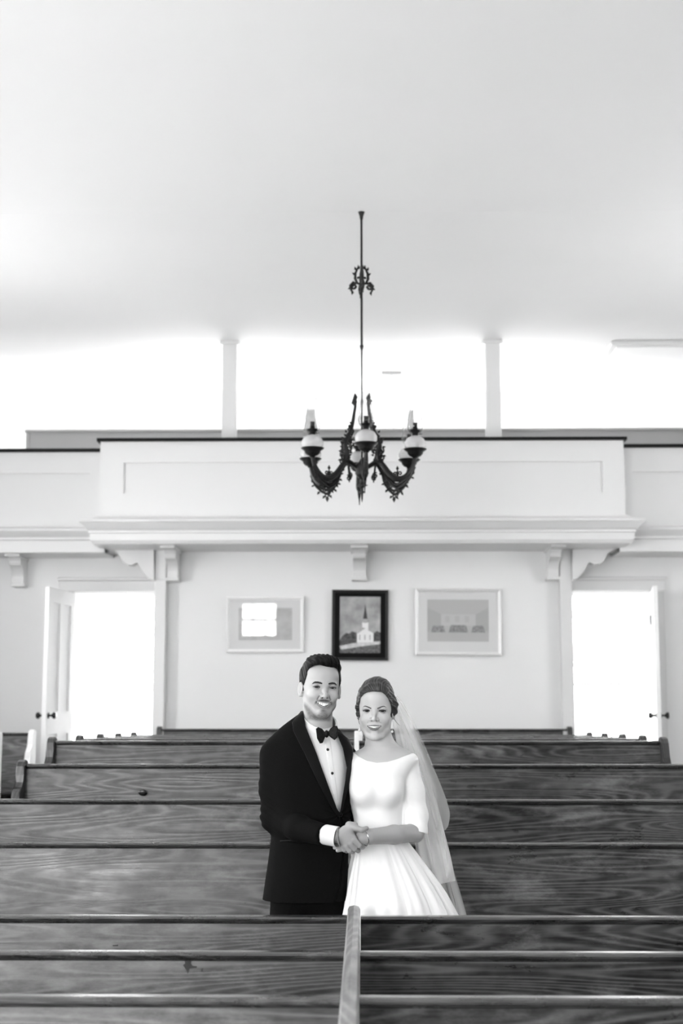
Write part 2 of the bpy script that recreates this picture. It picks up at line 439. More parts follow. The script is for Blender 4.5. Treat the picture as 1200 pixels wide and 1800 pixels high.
# gallery floor slab / soffits
bm = bmesh.new()
bx(bm, cx0-0.0, cx1+0.0, YG-0.002, YB+0.1, zb+0.001, zb+0.08)
bx(bm, -RX, cx0, YGS-0.002, YB+0.1, gs(972)+0.001, gs(972)+0.1); bx(bm, cx1, RX, YGS-0.002, YB+0.1, gs(972)+0.001, gs(972)+0.1)
structure(from_bm('ceiling_soffit', bm, M_trim))

# gallery posts rising from the front to the ceiling
for nm, (pa, pb) in (('trim_11', (391, 416)), ('trim_12', (853, 879))):
    xa, xb = at(pa, 690, 12.72).x, at(pb, 690, 12.72).x
    bm = bmesh.new(); bx(bm, xa, xb, 12.66, 12.66+(xb-xa), zb+0.05, ZC, 0.005)
    bx(bm, xa-0.02, xb+0.02, 12.64, 12.68+(xb-xa), ZC-0.035, ZC, 0.004)
    structure(from_bm(nm, bm, M_trim))

# brackets under the gallery
def bracket(px, ptop, pbot, Yw, depth, wpx, label):
    c = at(px, ptop, Yw-depth*0.7); zb_ = at(px, pbot, Yw-0.15).z; w = wpx/FPX*12.8
    root = empty('wall_bracket', (c.x, Yw, zb_), label=label, cat='bracket', group='white scroll brackets under the gallery')
    H = c.z - zb_
    d = depth
    # shaped side profile (y forward is negative)
    prof = [(0, 0), (-0.10, 0.0), (-0.125, 0.015), (-0.13, 0.05)]
    for k in range(9):
        a = k/8*math.pi/2
        prof.append((-0.13-(d*0.30)*(1-math.cos(a)), 0.05+(H*0.42)*math.sin(a)))
    y1 = -0.13-d*0.30
    prof += [(y1-0.02, 0.05+H*0.44), (y1-0.03, 0.05+H*0.5)]
    for k in range(7):
        a = k/6*math.pi/2
        prof.append((y1-0.03-(d+y1-0.03)*(1-math.cos(a))*0.98, 0.05+H*0.5+(H*0.30)*math.sin(a)))
    prof += [(-d, H*0.9), (-d, H), (0, H)]
    bm = bmesh.new(); prism(bm, prof, 'x', -w*0.38, w*0.38, 0.004)
    from_bm('scroll', bm, M_trim, root)
    bm = bmesh.new(); bx(bm, -w*0.5, w*0.5, -d-0.015, 0, H-0.035, H+0.02, 0.006)
    from_bm('cap_block', bm, M_trim, root)
    bm = bmesh.new(); bx(bm, -w*0.45, w*0.45, -0.14, 0, -0.02, 0.012, 0.005)
    from_bm('foot_block', bm, M_trim, root)
bracket(298, 960, 1017, YW, 0.50, 26, 'white scroll bracket beside the left corner pilaster, under the gallery')
bracket(631, 960, 1016, YW, 0.50, 30, 'white scroll bracket at the middle of the gallery, above the black frame')
bracket(977, 958, 1015, YW, 0.50, 26, 'white scroll bracket beside the right corner pilaster, under the gallery')
bracket(27, 974, 1027, YS, 0.36, 28, 'white scroll bracket at the far left, over the wall left of the open door')
# lateral consoles at the pilasters
def console(sgn, pts, name_label):
    P = [at(px, py, 12.95) for px, py in pts]
    c = Vector((P[0].x, 13.0, P[0].z))
    bm = bmesh.new(); prism(bm, [(p.x-c.x, p.z-c.z) for p in P], 'y', -0.07, 0.07, 0.006)
    o = from_bm('scroll_console', bm, M_trim); o.location = c
    tag(o, label=name_label, cat='bracket', group='sideways scroll consoles at the corner pilasters')
lp = [(271, 1020), (263, 1018), (255, 1012), (249, 1003), (246, 994), (242, 988), (238, 989), (232, 994), (224, 993), (216, 988), (212, 980), (210, 973), (200, 969), (191, 966), (190, 958), (271, 958)]
console(-1, lp, 'white sideways scroll console reaching from the left pilaster over the left door')
rp = [(1005, 1020)] + [(1005+(271-x)*1.0, y-1) for x, y in lp[1:-1]] + [(1005, 957)]
console(1, rp, 'white sideways scroll console reaching from the right pilaster over the right door')

# gallery rear bench back (the grey band above the gallery front)
a = at(48, 757, 13.6); b2 = at(1200, 750, 13.6)
root = empty('gallery_bench', ((a.x+RX)/2, 13.6, a.z), label='long grey painted bench back standing up in the gallery behind the posts', cat='bench')
L_ = RX-a.x-0.02
bm = bmesh.new(); bx(bm, -L_/2, L_/2, 0, 0.05, zb+0.08-a.z, -0.02); from_bm('back_panel', bm, M_grey, root)
bm = bmesh.new(); bx(bm, -L_/2-0.03, L_/2, -0.03, 0.07, -0.02, 0.006, 0.005); from_bm('top_rail', bm, M_grey, root)
bm = bmesh.new(); bx(bm, -L_/2+0.05, L_/2, -0.40, 0.0, zb+0.50-a.z, zb+0.54-a.z, 0.005); from_bm('seat', bm, M_grey, root)
bm = bmesh.new(); bx(bm, -L_/2-0.02, -L_/2+0.02, -0.01, 0.06, zb+0.08-a.z, -0.02, 0.004); from_bm('end_panel', bm, M_grey, root)

# ceiling fittings over the gallery
p = at(688, 640, 13.9); 
root = empty('hanging_rod', (p.x, 13.9, ZC), label='thin pale rod hanging from a flat ceiling plate behind the chandelier, over the gallery', cat='rod')
bm = bmesh.new(); bx(bm, -0.10, 0.10, -0.06, 0.06, -0.03, 0, 0.004); from_bm('ceiling_plate', bm, M_grey, root)
bm = bmesh.new(); q = at(692, 755, 13.7); tube(bm, [(0, 0, -0.02), (q.x-p.x, q.y-13.9, q.z-ZC-0.1)], 0.008, 8); from_bm('rod', bm, M_trim, root)
p = at(1064, 606, 12.9)
root = empty('ceiling_light', (p.x+0.02, 13.1, ZC), label='long white ceiling panel light at the upper right, over the gallery', cat='light')
bm = bmesh.new(); bx(bm, 0, 1.35, -0.38, 0.42, -0.035, 0, 0.006); from_bm('housing', bm, M_trim, root)
bm = bmesh.new(); bx(bm, 0.06, 1.29, -0.32, 0.36, -0.045, -0.034, 0.003); from_bm('diffuser', bm, M_white, root)

# ------------------------------------------------------------------ doors
def door(name, hinge, ang, w, sgn, knob_side):
    """leaf swung on its hinge; local x runs from the hinge to the free edge"""
    root = empty(name, hinge, ang); structure(root)
    H = DZ-FZ_BACK-0.03; t = 0.04
    bm = bmesh.new()
    st = 0.11; lr = 0.95
    def fb(x0, x1, z0, z1): bx(bm, x0, x1, -t/2, t/2, z0, z1)
    fb(0, st, 0, H); fb(w-st, w, 0, H); fb(st, w-st, 0, 0.2); fb(st, w-st, H-0.13, H); fb(st, w-st, lr-0.1, lr+0.1)
    fb(w/2-0.05, w/2+0.05, 0.2, lr-0.1); fb(w/2-0.05, w/2+0.05, lr+0.1, H-0.13)
    bx(bm, st-0.01, w-st+0.01, -t/2+0.013, t/2-0.013, 0.15, H-0.1)
    from_bm('leaf', bm, M_door, root)
    for s in (-1, 1):
        bm = bmesh.new()
        M = Matrix.Translation((w-0.06, s*t/2, lr+0.06)) @ Matrix.Rotation(-s*HP, 4, 'X')
        lathe(bm, [(0, 0), (0.027, 0), (0.027, 0.004), (0.01, 0.008), (0.008, 0.03), (0.02, 0.038), (0.029, 0.05), (0.03, 0.058), (0.024, 0.068), (0, 0.071)], seg=24, M=M)
        from_bm('door_knob', bm, M_black, root, True)
    for z in (0.25, H-0.3):
        bm = bmesh.new(); tube(bm, [(0, -t/2-0.004, z), (0, -t/2-0.004, z+0.09)], 0.008, 8); from_bm('hinge', bm, M_iron, root)
    return root
hl = at(126, 1150, YS-0.03); fl = at(80, 1150, 12.55)
wl = math.hypot(fl.x-hl.x, fl.y-hl.y)
door('door_1', (hl.x, hl.y, FZ_BACK+0.012), math.atan2(fl.y-hl.y, fl.x-hl.x), wl, 1, 1)
hr = at(1149, 1150, YS-0.03); fr = at(1153.5, 1150, 12.55)
wr = math.hypot(fr.x-hr.x, fr.y-hr.y)
door('door_2', (hr.x+0.005, hr.y, FZ_BACK+0.012), math.atan2(fr.y-hr.y, fr.x-hr.x), wr, 1, 1)

# outside: lawn and trees seen burnt out through the porch glazing
M_lawn = mat('lawn', 0.5, 0.9, noise=0.3, nscale=3)
M_leaf = mat('tree_leaves', 0.3, 0.8)
M_bark = mat('tree_bark', 0.5, 0.8)
bm = bmesh.new(); bx(bm, -30, 30, PY+0.2, 60, FZ_BACK-0.6, FZ_BACK-0.4)
structure(from_bm('ground', bm, M_lawn))
rnd = random.Random(4)
def tree(x, y, hgt, label):
    root = empty('shade_tree', (x, y, FZ_BACK-0.4), label=label, cat='tree', group='trees outside the porch')
    bm = bmesh.new(); tube(bm, [(0, 0, 0), (0.05, 0, hgt*0.4), (-0.05, 0.05, hgt*0.75)], [0.16, 0.12, 0.05], 10); from_bm('trunk', bm, M_bark, root, True)
    bm = bmesh.new()
    for i in range(1500):
        a = rnd.uniform(0, 6.28); u = rnd.uniform(-1, 1); r = (1-u*u)**0.5*rnd.uniform(0.5, 1)
        c = Vector((r*math.cos(a)*hgt*0.32, r*math.sin(a)*hgt*0.32, hgt*0.68+u*hgt*0.33))
        M = Matrix.Translation(c) @ Matrix.Rotation(rnd.uniform(0, 6.28), 4, Vector((rnd.random(), rnd.random(), rnd.random())).normalized())
        s = 0.08
        vs = [bm.verts.new(M @ Vector(q)) for q in ((-s, 0, 0), (0, -s*0.5, 0.01), (s, 0, 0), (0, s*0.5, 0.01))]
        bm.faces.new(vs)
    from_bm('crown', bm, M_leaf, root)
tree(-4.6, 25, 4.2, 'small leafy tree outside, faint through the left doorway')
tree(4.4, 24, 4.4, 'leafy tree outside, faint through the right doorway')
tree(6.3, 27, 3.6, 'farther small tree outside, at the right edge of the right doorway')

# ------------------------------------------------------------------ pews
END = [(0, 0), (0, .84), (-.004, .865), (-.010, .885), (.004, .903), (.035, .91), (.068, .90), (.088, .875), (.095, .83), (.10, .79), (.118, .765), (.15, .752), (.172, .738), (.18, .715),
       (.186, .685), (.205, .655), (.245, .63), (.30, .615), (.36, .605), (.40, .585), (.415, .55), (.405, .51), (.388, .47), (.385, .43), (.398, .38), (.41, .30), (.415, 0)]
def end_panel(bm, x0, x1):
    prism(bm, [(-u+0.03, v) for u, v in END], 'x', x0, x1, 0.006)
def make_pew(w, label, ends=(True, True), mid=False, endmat=None, group=None, name='church_pew', cap_h=0.0):
    root = empty(name, (0, 0, 0), label=label, cat='pew', group=group)
    x0, x1 = -w/2, w/2
    # backrest raked back slightly: foot forward, head at y=0
    bm = bmesh.new(); prism(bm, [(-0.075, 0.40), (-0.053, 0.40), (0.022, PEWH-0.015), (0.0, PEWH-0.015)], 'x', x0, x1)
    from_bm('backrest', bm, M_pew, root)
    bm = bmesh.new()
    prism(bm, [(-0.015, PEWH-0.019), (-0.020, PEWH-0.015), (-0.021, PEWH-0.009), (-0.017, PEWH-0.003), (-0.008, PEWH), (0.024, PEWH), (0.032, PEWH-0.003), (0.035, PEWH-0.009), (0.033, PEWH-0.015), (0.028, PEWH-0.019)], 'x', x0, x1)
    prism(bm, [(-0.011, PEWH-0.019), (-0.009, PEWH-0.023), (-0.0035, PEWH-0.027), (-0.0012, PEWH-0.028), (-0.001, PEWH-0.019)], 'x', x0, x1)
    from_bm('cap_rail', bm, M_pewcap, root, False)
    bm = bmesh.new(); bx(bm, x0, x1, -0.42, -0.05, 0.415, 0.44, 0.008); from_bm('seat', bm, M_pew, root)
    bm = bmesh.new(); bx(bm, x0, x1, -0.36, -0.34, 0.0, 0.415); from_bm('seat_riser', bm, M_pew, root)
    em = endmat or M_pewend
    if ends[0]:
        bm = bmesh.new(); end_panel(bm, x0-0.045, x0); from_bm('end_panel', bm, em, root)
    if ends[1]:
        bm = bmesh.new(); end_panel(bm, x1, x1+0.045); from_bm('end_panel', bm, em, root)
    if mid:
        xm = 0.0
        bm = bmesh.new(); prism(bm, [(-u*0.9+0.045, v*1.04) for u, v in END], 'x', xm-0.014, xm+0.014, 0.006); o = from_bm('centre_divider', bm, M_endpaint, root)
        o['label'] = 'white painted centre divider'
    return root
ordn = ['nearest of the long dark pews behind the couple, its backrest widest open to view', 'second long dark pew behind the couple, its left end curling up at the photo edge',
        'third long dark pew behind the couple, with a dark knot on its left half', 'fourth long dark pew behind the couple, both its curled ends in view before the doorways',
        'long dark pew just behind the fourth, only a thin strip of cap and ends showing', 'sixth long dark pew back from the couple, a sliver above the one before it',
        'seventh long dark pew back from the couple, a sliver with tiny end curls', 'eighth long dark pew back from the couple, last sliver before the wall bench']
for i, ((Y, py), zt) in enumerate(zip(ROWS, ROWZ)):
    xa = at({0: 626-757, 1: 5, 2: 62, 3: 113, 4: 158, 5: 192, 6: 220, 7: 247}[i], py, Y).x if i else -2.06
    w = 2*1.83
    lab = ordn[i]
    r = make_pew(w, lab, mid=(True), group='pew rows behind the couple')
    r.location = (-0.045 + (0.02 if i > 3 else 0), Y, zt-PEWH)
    if i == 2:
        kx = at(252, 1387, Y-0.02).x+0.045
        bm = bmesh.new(); 
        lathe(bm, [(0, 0.004), (0.012, 0.004), (0.02, 0.002), (0.022, 0)], seg=20, M=Matrix.Translation((kx, -0.012-0.03, PEWH-0.155)) @ Matrix.Rotation(HP+0.1, 4, 'X') @ Matrix.Diagonal((1.1, 0.8, 1, 1)))
        k = from_bm('wood_knot', bm, M_black, r, True); k['label'] = 'dark knot in the board'
# bench against the centre wall
a, b2 = at(284, 1281, 12.95), at(997, 1281, 12.95)
r = make_pew(b2.x-a.x, 'dark bench standing against the rear wall below the pictures', ends=(True, True), group=None, name='wall_bench')
r.location = ((a.x+b2.x)/2, 12.99, a.z-PEWH)
# front block, split by a centre divider
fl = ['front left pew just before the groom, chipped varnish under its cap', 'second front left pew, a dark stain hanging under its cap', 'nearest left pew at the bottom edge of the photo']
fr_ = ['front right pew just before the bride', 'second front right pew, right of the centre divider', 'nearest right pew at the bottom edge of the photo']
dvx = at(622, 1608, 5.19).x
for i, ((Y, py), zt) in enumerate(zip(FRONT, FRONTZ)):
    w = 1.86
    r = make_pew(w, fl[i], ends=(True, False), group='front left pews'); r.location = (dvx-0.0235-w/2, Y, zt-PEWH)
    r = make_pew(w, fr_[i], ends=(False, True), group='front right pews'); r.location = (dvx+0.0235+w/2, Y, zt-PEWH)
for o in bpy.data.objects:
    if o.get('group') in ('front left pews', 'front right pews'): o['group'] = o['group'].replace('pews', 'pews before the couple')
dz = at(622, 1599, 5.19).z
root = empty('pew_divider', (dvx, 4.3, FZ0), label='pale wooden centre divider with a rounded cap running through the front pews', cat='divider')
bm = bmesh.new(); bx(bm, -0.021, 0.021, -1.6, 0.93, 0, dz-FZ0-0.02); o = from_bm('board', bm, M_endpaint, root); o['label'] = 'white painted board'
bm = bmesh.new(); h = dz-FZ0+0.008
prism(bm, [(-0.0215, h-0.035), (-0.0225, h-0.012), (-0.017, h-0.002), (0, h+0.002), (0.017, h-0.002), (0.0225, h-0.012), (0.0215, h-0.035)], 'y', -1.6, 0.935, 0.004)
from_bm('cap_rail', bm, M_divider, root)
# stain and chips
def stain(pts, Y, zt, parent_label):
    par = [o for o in bpy.data.objects if o.get('label') == parent_label][0]
    bm = bmesh.new()
    for poly in pts:
        vs = []
        for px, py in poly:
            p = at(px, py, Y-0.01); z = p.z - (zt-PEWH)
            yy = (z-0.40)/(PEWH-0.415)*0.075-0.075
            vs.append(bm.verts.new((p.x-par.location.x, yy-0.0012, z)))
        bm.faces.new(vs)
    o = from_bm('stain', bm, mat('stain', 0.012, 0.6), par); o['label'] = 'dark stain on the board'
stain([[(323, 1687), (337, 1686), (335, 1694), (338, 1698), (346, 1699), (345, 1702), (333, 1703), (330, 1712), (326, 1704), (321, 1697), (325, 1694)], [(353, 1703), (357, 1702), (356, 1708), (353, 1709)]], 4.39, FRONTZ[1], fl[1])
stain([[(198, 1661), (208, 1660), (208, 1663), (199, 1663)]], 5.19, FRONTZ[0], fl[0])
# side block at the left
for (Y, lab) in ((11.62, 'dark side pew with a white scrolled end, at the left edge beside the open door'), (10.46, 'side pew at the far left edge, only its white end showing')):
    xr = at(62, 1290, Y).x if Y > 11 else at(2.5, 1290, Y).x
    w = RX+xr-0.12
    r = make_pew(w, lab, ends=(True, True), endmat=M_endpaint, group='side pews on the left')
    r.location = (xr-0.045-w/2, Y, FZ_BACK)

# ------------------------------------------------------------------ pictures on the centre wall
def picture(px0, px1, py0, py1, fw, mframe, label, tilt=0.0, roll=0.0, glazed=True, name='framed_picture'):
    p0, p1 = at(px0, py1, YW-0.02), at(px1, py0, YW-0.02)
    w, h = p1.x-p0.x, p1.z-p0.z
    root = empty(name, ((p0.x+p1.x)/2, YW-0.018, (p0.z+p1.z)/2), label=label, cat='picture')
    root.rotation_euler = (tilt, roll, 0)
    f = fw/FPX*YW
    bm = bmesh.new()
    prof = [(0, 0), (0, -0.018), (f*0.25, -0.024), (f*0.6, -0.020), (f*0.85, -0.012), (f, -0.010), (f, 0)]
    rows = []
    for d, y in prof:
        rows.append([bm.verts.new(q) for q in ((-w/2+d, y, -h/2+d), (w/2-d, y, -h/2+d), (w/2-d, y, h/2-d), (-w/2+d, y, h/2-d))])
    for r0, r1 in zip(rows, rows[1:]+rows[:1]):
        for i in range(4): bm.faces.new((r0[i], r0[(i+1) % 4], r1[(i+1) % 4], r1[i]))
    from_bm('frame', bm, mframe, root)
    if glazed: bm = bmesh.new(); bx(bm, -w/2+f*0.5, w/2-f*0.5, -0.0065, -0.0055, -h/2+f*0.5, h/2-f*0.5); from_bm('glass', bm, M_glass, root)
    return root, w, h, f
def flat(bm, x0, x1, z0, z1, y, mi=0):
    f = bm.faces.new([bm.verts.new(q) for q in ((x0, y, z0), (x1, y, z0), (x1, y, z1), (x0, y, z1))]); f.material_index = mi
def poly(bm, pts, y, mi=0):
    f = bm.faces.new([bm.verts.new((x, y, z)) for x, z in pts]); f.material_index = mi
M_mat = mat('picture_mount', 0.78, 0.8); M_print = mat('grey_print', 0.56, 0.7, noise=0.12, nscale=12)
r, w, h, f = picture(397, 534, 1049, 1147, 6, M_white, 'white framed print with a grey mount, left of the black frame', tilt=0.035)
bm = bmesh.new(); flat(bm, -w/2+f/2, w/2-f/2, -h/2+f/2, h/2-f/2, -0.002); from_bm('mount', bm, M_mat, r)
bm = bmesh.new(); flat(bm, -w*0.34, w*0.35, -h*0.28, h*0.30, -0.003); from_bm('print', bm, M_print, r)
# church painting
r, w, h, f = picture(583, 682, 1037, 1161, 5, M_brassy, 'black framed painting of a white steepled church, the middle picture on the rear wall', roll=0.008, glazed=False)
bm = bmesh.new(); flat(bm, -w/2+f*.8, w/2-f*.8, -h/2+f*.8, h/2-f*.8, -0.002); from_bm('black_mount', bm, mat('black_mount', 0.006, 0.7, spec=0.1), r)
me_m = [mat('painted_sky', 0.36, 0.8, noise=0.35, nscale=9), mat('painted_white', 0.8, 0.8), mat('painted_spire', 0.06, 0.8), mat('painted_trees', 0.08, 0.8, noise=0.7, nscale=40), mat('painted_grass', 0.13, 0.8, noise=0.6, nscale=50), mat('painted_path', 0.6, 0.8, noise=0.2, nscale=25), mat('painted_grey', 0.4, 0.8)]
def ip(px, py):   # photo measurements on the canvas -> canvas coordinates
    return ((px-632.5)/99*w, -(py-1099)/124*h)
bm = bmesh.new()
poly(bm, [ip(597, 1148), ip(668, 1148), ip(668, 1049), ip(597, 1049)], -0.0025, 0)
poly(bm, [ip(597, 1126), ip(602, 1118), ip(608, 1113), ip(614, 1114), ip(618, 1110), ip(625, 1112), ip(634, 1112), ip(650, 1111), ip(657, 1113), ip(662, 1109), ip(668, 1112), ip(668, 1133), ip(597, 1136)], -0.0028, 3)
poly(bm, [ip(597, 1137), ip(668, 1128), ip(668, 1148), ip(597, 1148)], -0.0031, 4)
poly(bm, [ip(597, 1136), ip(620, 1131), ip(668, 1127), ip(668, 1132), ip(630, 1137), ip(600, 1142)], -0.0033, 5)
poly(bm, [ip(627, 1130), ip(627, 1112), ip(638, 1104), ip(656, 1113), ip(656, 1129)], -0.0035, 1)
poly(bm, [ip(627, 1113), ip(638, 1103), ip(641, 1104), ip(629, 1114)], -0.0037, 6)
poly(bm, [ip(636, 1108), ip(636, 1094), ip(647, 1094), ip(647, 1108)], -0.0037, 1)
poly(bm, [ip(638, 1095), ip(638, 1087), ip(645, 1087), ip(645, 1095)], -0.0038, 6)
poly(bm, [ip(637.5, 1088), ip(641.5, 1062), ip(645.5, 1088)], -0.0039, 2)
for wx in (632, 641, 650): poly(bm, [ip(wx-1, 1125), ip(wx+1, 1125), ip(wx+1, 1116), ip(wx-1, 1116)], -0.0039, 6)
me = from_bm('painting', bm, None, r)
for m_ in me_m: me.data.materials.append(m_)
# interior view at the right
r, w, h, f = picture(730, 880, 1035, 1152, 6, M_silver, 'silver framed print of a church interior, right of the black frame', roll=0.006)
bm = bmesh.new(); flat(bm, -w/2+f/2, w/2-f/2, -h/2+f/2, h/2-f/2, -0.002); from_bm('mount', bm, M_mat, r)
def iq(px, py): return ((px-805)/150*w, -(py-1093.5)/117*h)
bm = bmesh.new(); y = -0.0025
poly(bm, [iq(751, 1128), iq(858, 1128), iq(858, 1054), iq(751, 1054)], y, 0)
poly(bm, [iq(775, 1100), iq(835, 1100), iq(835, 1080), iq(775, 1080)], y-0.0003, 1)
poly(bm, [iq(751, 1112), iq(775, 1100), iq(775, 1080), iq(751, 1068)], y-0.0003, 2)
poly(bm, [iq(858, 1112), iq(835, 1100), iq(835, 1080), iq(858, 1068)], y-0.0003, 2)
for a0, a1, b0, b1 in ((757, 783, 1112, 1100), (788, 822, 1112, 1099), (827, 852, 1112, 1100)):
    poly(bm, [iq(a0, b0), iq(a1, b0), iq(a1-4, b1), iq(a0+4, b1)], y-0.0006, 3)
for k in range(3): poly(bm, [iq(782+k*17, 1094), iq(790+k*17, 1094), iq(790+k*17, 1083), iq(782+k*17, 1083)], y-0.0006, 0)
me = from_bm('print', bm, None, r)
for m_ in (mat('print_tone', 0.54, 0.7), mat('print_pale', 0.60, 0.7), mat('print_mid', 0.48, 0.7), mat('print_dark', 0.32, 0.7, noise=0.4, nscale=60)): me.data.materials.append(m_)

# ------------------------------------------------------------------ chandelier
CY = 9.3
cc = at(635, 373, CY); CX = cc.x
def zc(py): return at(635, py, CY).z - ZC
PX = CY/FPX
ch = empty('oil_lamp_chandelier', (CX, CY, ZC), label='dark cast iron chandelier with six glass oil lamps hanging on a long rod', cat='chandelier')
bm = bmesh.new(); lathe(bm, [(0, 0), (6*PX, 0), (5.5*PX, zc(374)), (3.5*PX, zc(380)), (2.6*PX, zc(386)), (0, zc(386))], seg=24); from_bm('ceiling_canopy', bm, M_iron, ch, True)
bm = bmesh.new()
lathe(bm, [(0, -0.01), (2.1*PX, -0.01), (2.1*PX, zc(606)), (3.6*PX, zc(608)), (3.0*PX, zc(611)), (1.6*PX, zc(616)), (1.5*PX, zc(700)), (2.6*PX, zc(705)), (2.8*PX, zc(708)), (1.5*PX, zc(712)), (1.5*PX, zc(808)), (0, zc(808))], seg=16)
from_bm('rod', bm, M_iron, ch, True)
def scroll(bm, plane_a, ctr, r0, turns, rad, start=0.0, dirn=1, z0=0.0, n=22):
    """spiral in the vertical plane through the axis at azimuth plane_a; ctr=(radius,z)"""
    pts = []
    for i in range(n):
        t = i/(n-1); a = start+dirn*t*turns*2*math.pi; r = r0*(1-0.8*t)
        u = ctr[0]+r*math.cos(a); z = ctr[1]+r*math.sin(a)
        pts.append((u*math.cos(plane_a), u*math.sin(plane_a), z))
    tube(bm, pts, rad, 6)
def leaf(bm, plane_a, u, z, ang, ln, wd):
    """small cast leaf in the vertical plane"""
    ca, sa = math.cos(ang), math.sin(ang); out = []
    for s, t in ((0, 0), (0.35, 0.5), (0.6, 0.32), (1, 0), (0.6, -0.32), (0.35, -0.5)):
        uu = u+(s*ca-t*wd/ln*sa)*ln; zz = z+(s*sa+t*wd/ln*ca)*ln
        out.append((uu, zz))
    nx, ny = -math.sin(plane_a), math.cos(plane_a); th = 0.003
    A = [bm.verts.new((q[0]*math.cos(plane_a)+nx*th, q[0]*math.sin(plane_a)+ny*th, q[1])) for q in out]
    B = [bm.verts.new((q[0]*math.cos(plane_a)-nx*th, q[0]*math.sin(plane_a)-ny*th, q[1])) for q in out]
    bm.faces.new(A); bm.faces.new(B[::-1])
    for i in range(6): bm.faces.new((A[i], B[i], B[(i+1) % 6], A[(i+1) % 6]))
# ornament halfway up the rod
bm = bmesh.new()
for a in (0.15, 0.15+math.pi, 1.72, 1.72+math.pi):
    P = PX
    tube(bm, [(r*P*math.cos(a), r*P*math.sin(a), zc(y)) for r, y in ((2, 500), (8, 498), (12, 490), (11, 480), (7, 472), (6, 466))], [0.006, 0.009, 0.01, 0.009, 0.006, 0.003], 6)
    scroll(bm, a, (14*P, zc(504)), 6*P, 1.3, 0.007, 1.2, -1)
    tube(bm, [(r*P*math.cos(a), r*P*math.sin(a), zc(y)) for r, y in ((9, 499), (15, 497), (20, 503), (19, 511), (15, 516))], [0.006, 0.011, 0.013, 0.008, 0.003], 6)
    for (u, y, an) in ((11, 484, 0.6), (10, 476, 1.2), (18, 506, -0.4), (16, 512, -1.3), (14, 508, 2.5), (6, 474, 1.9), (9, 490, 2.6)): leaf(bm, a, u*P, zc(y), an, 8*P, 5*P)
lathe(bm, [(0, zc(507)), (4*P, zc(505)), (5*P, zc(500)), (3.4*P, zc(494)), (0, zc(492))], seg=16)
from_bm('rod_ornament', bm, M_iron, ch, False)
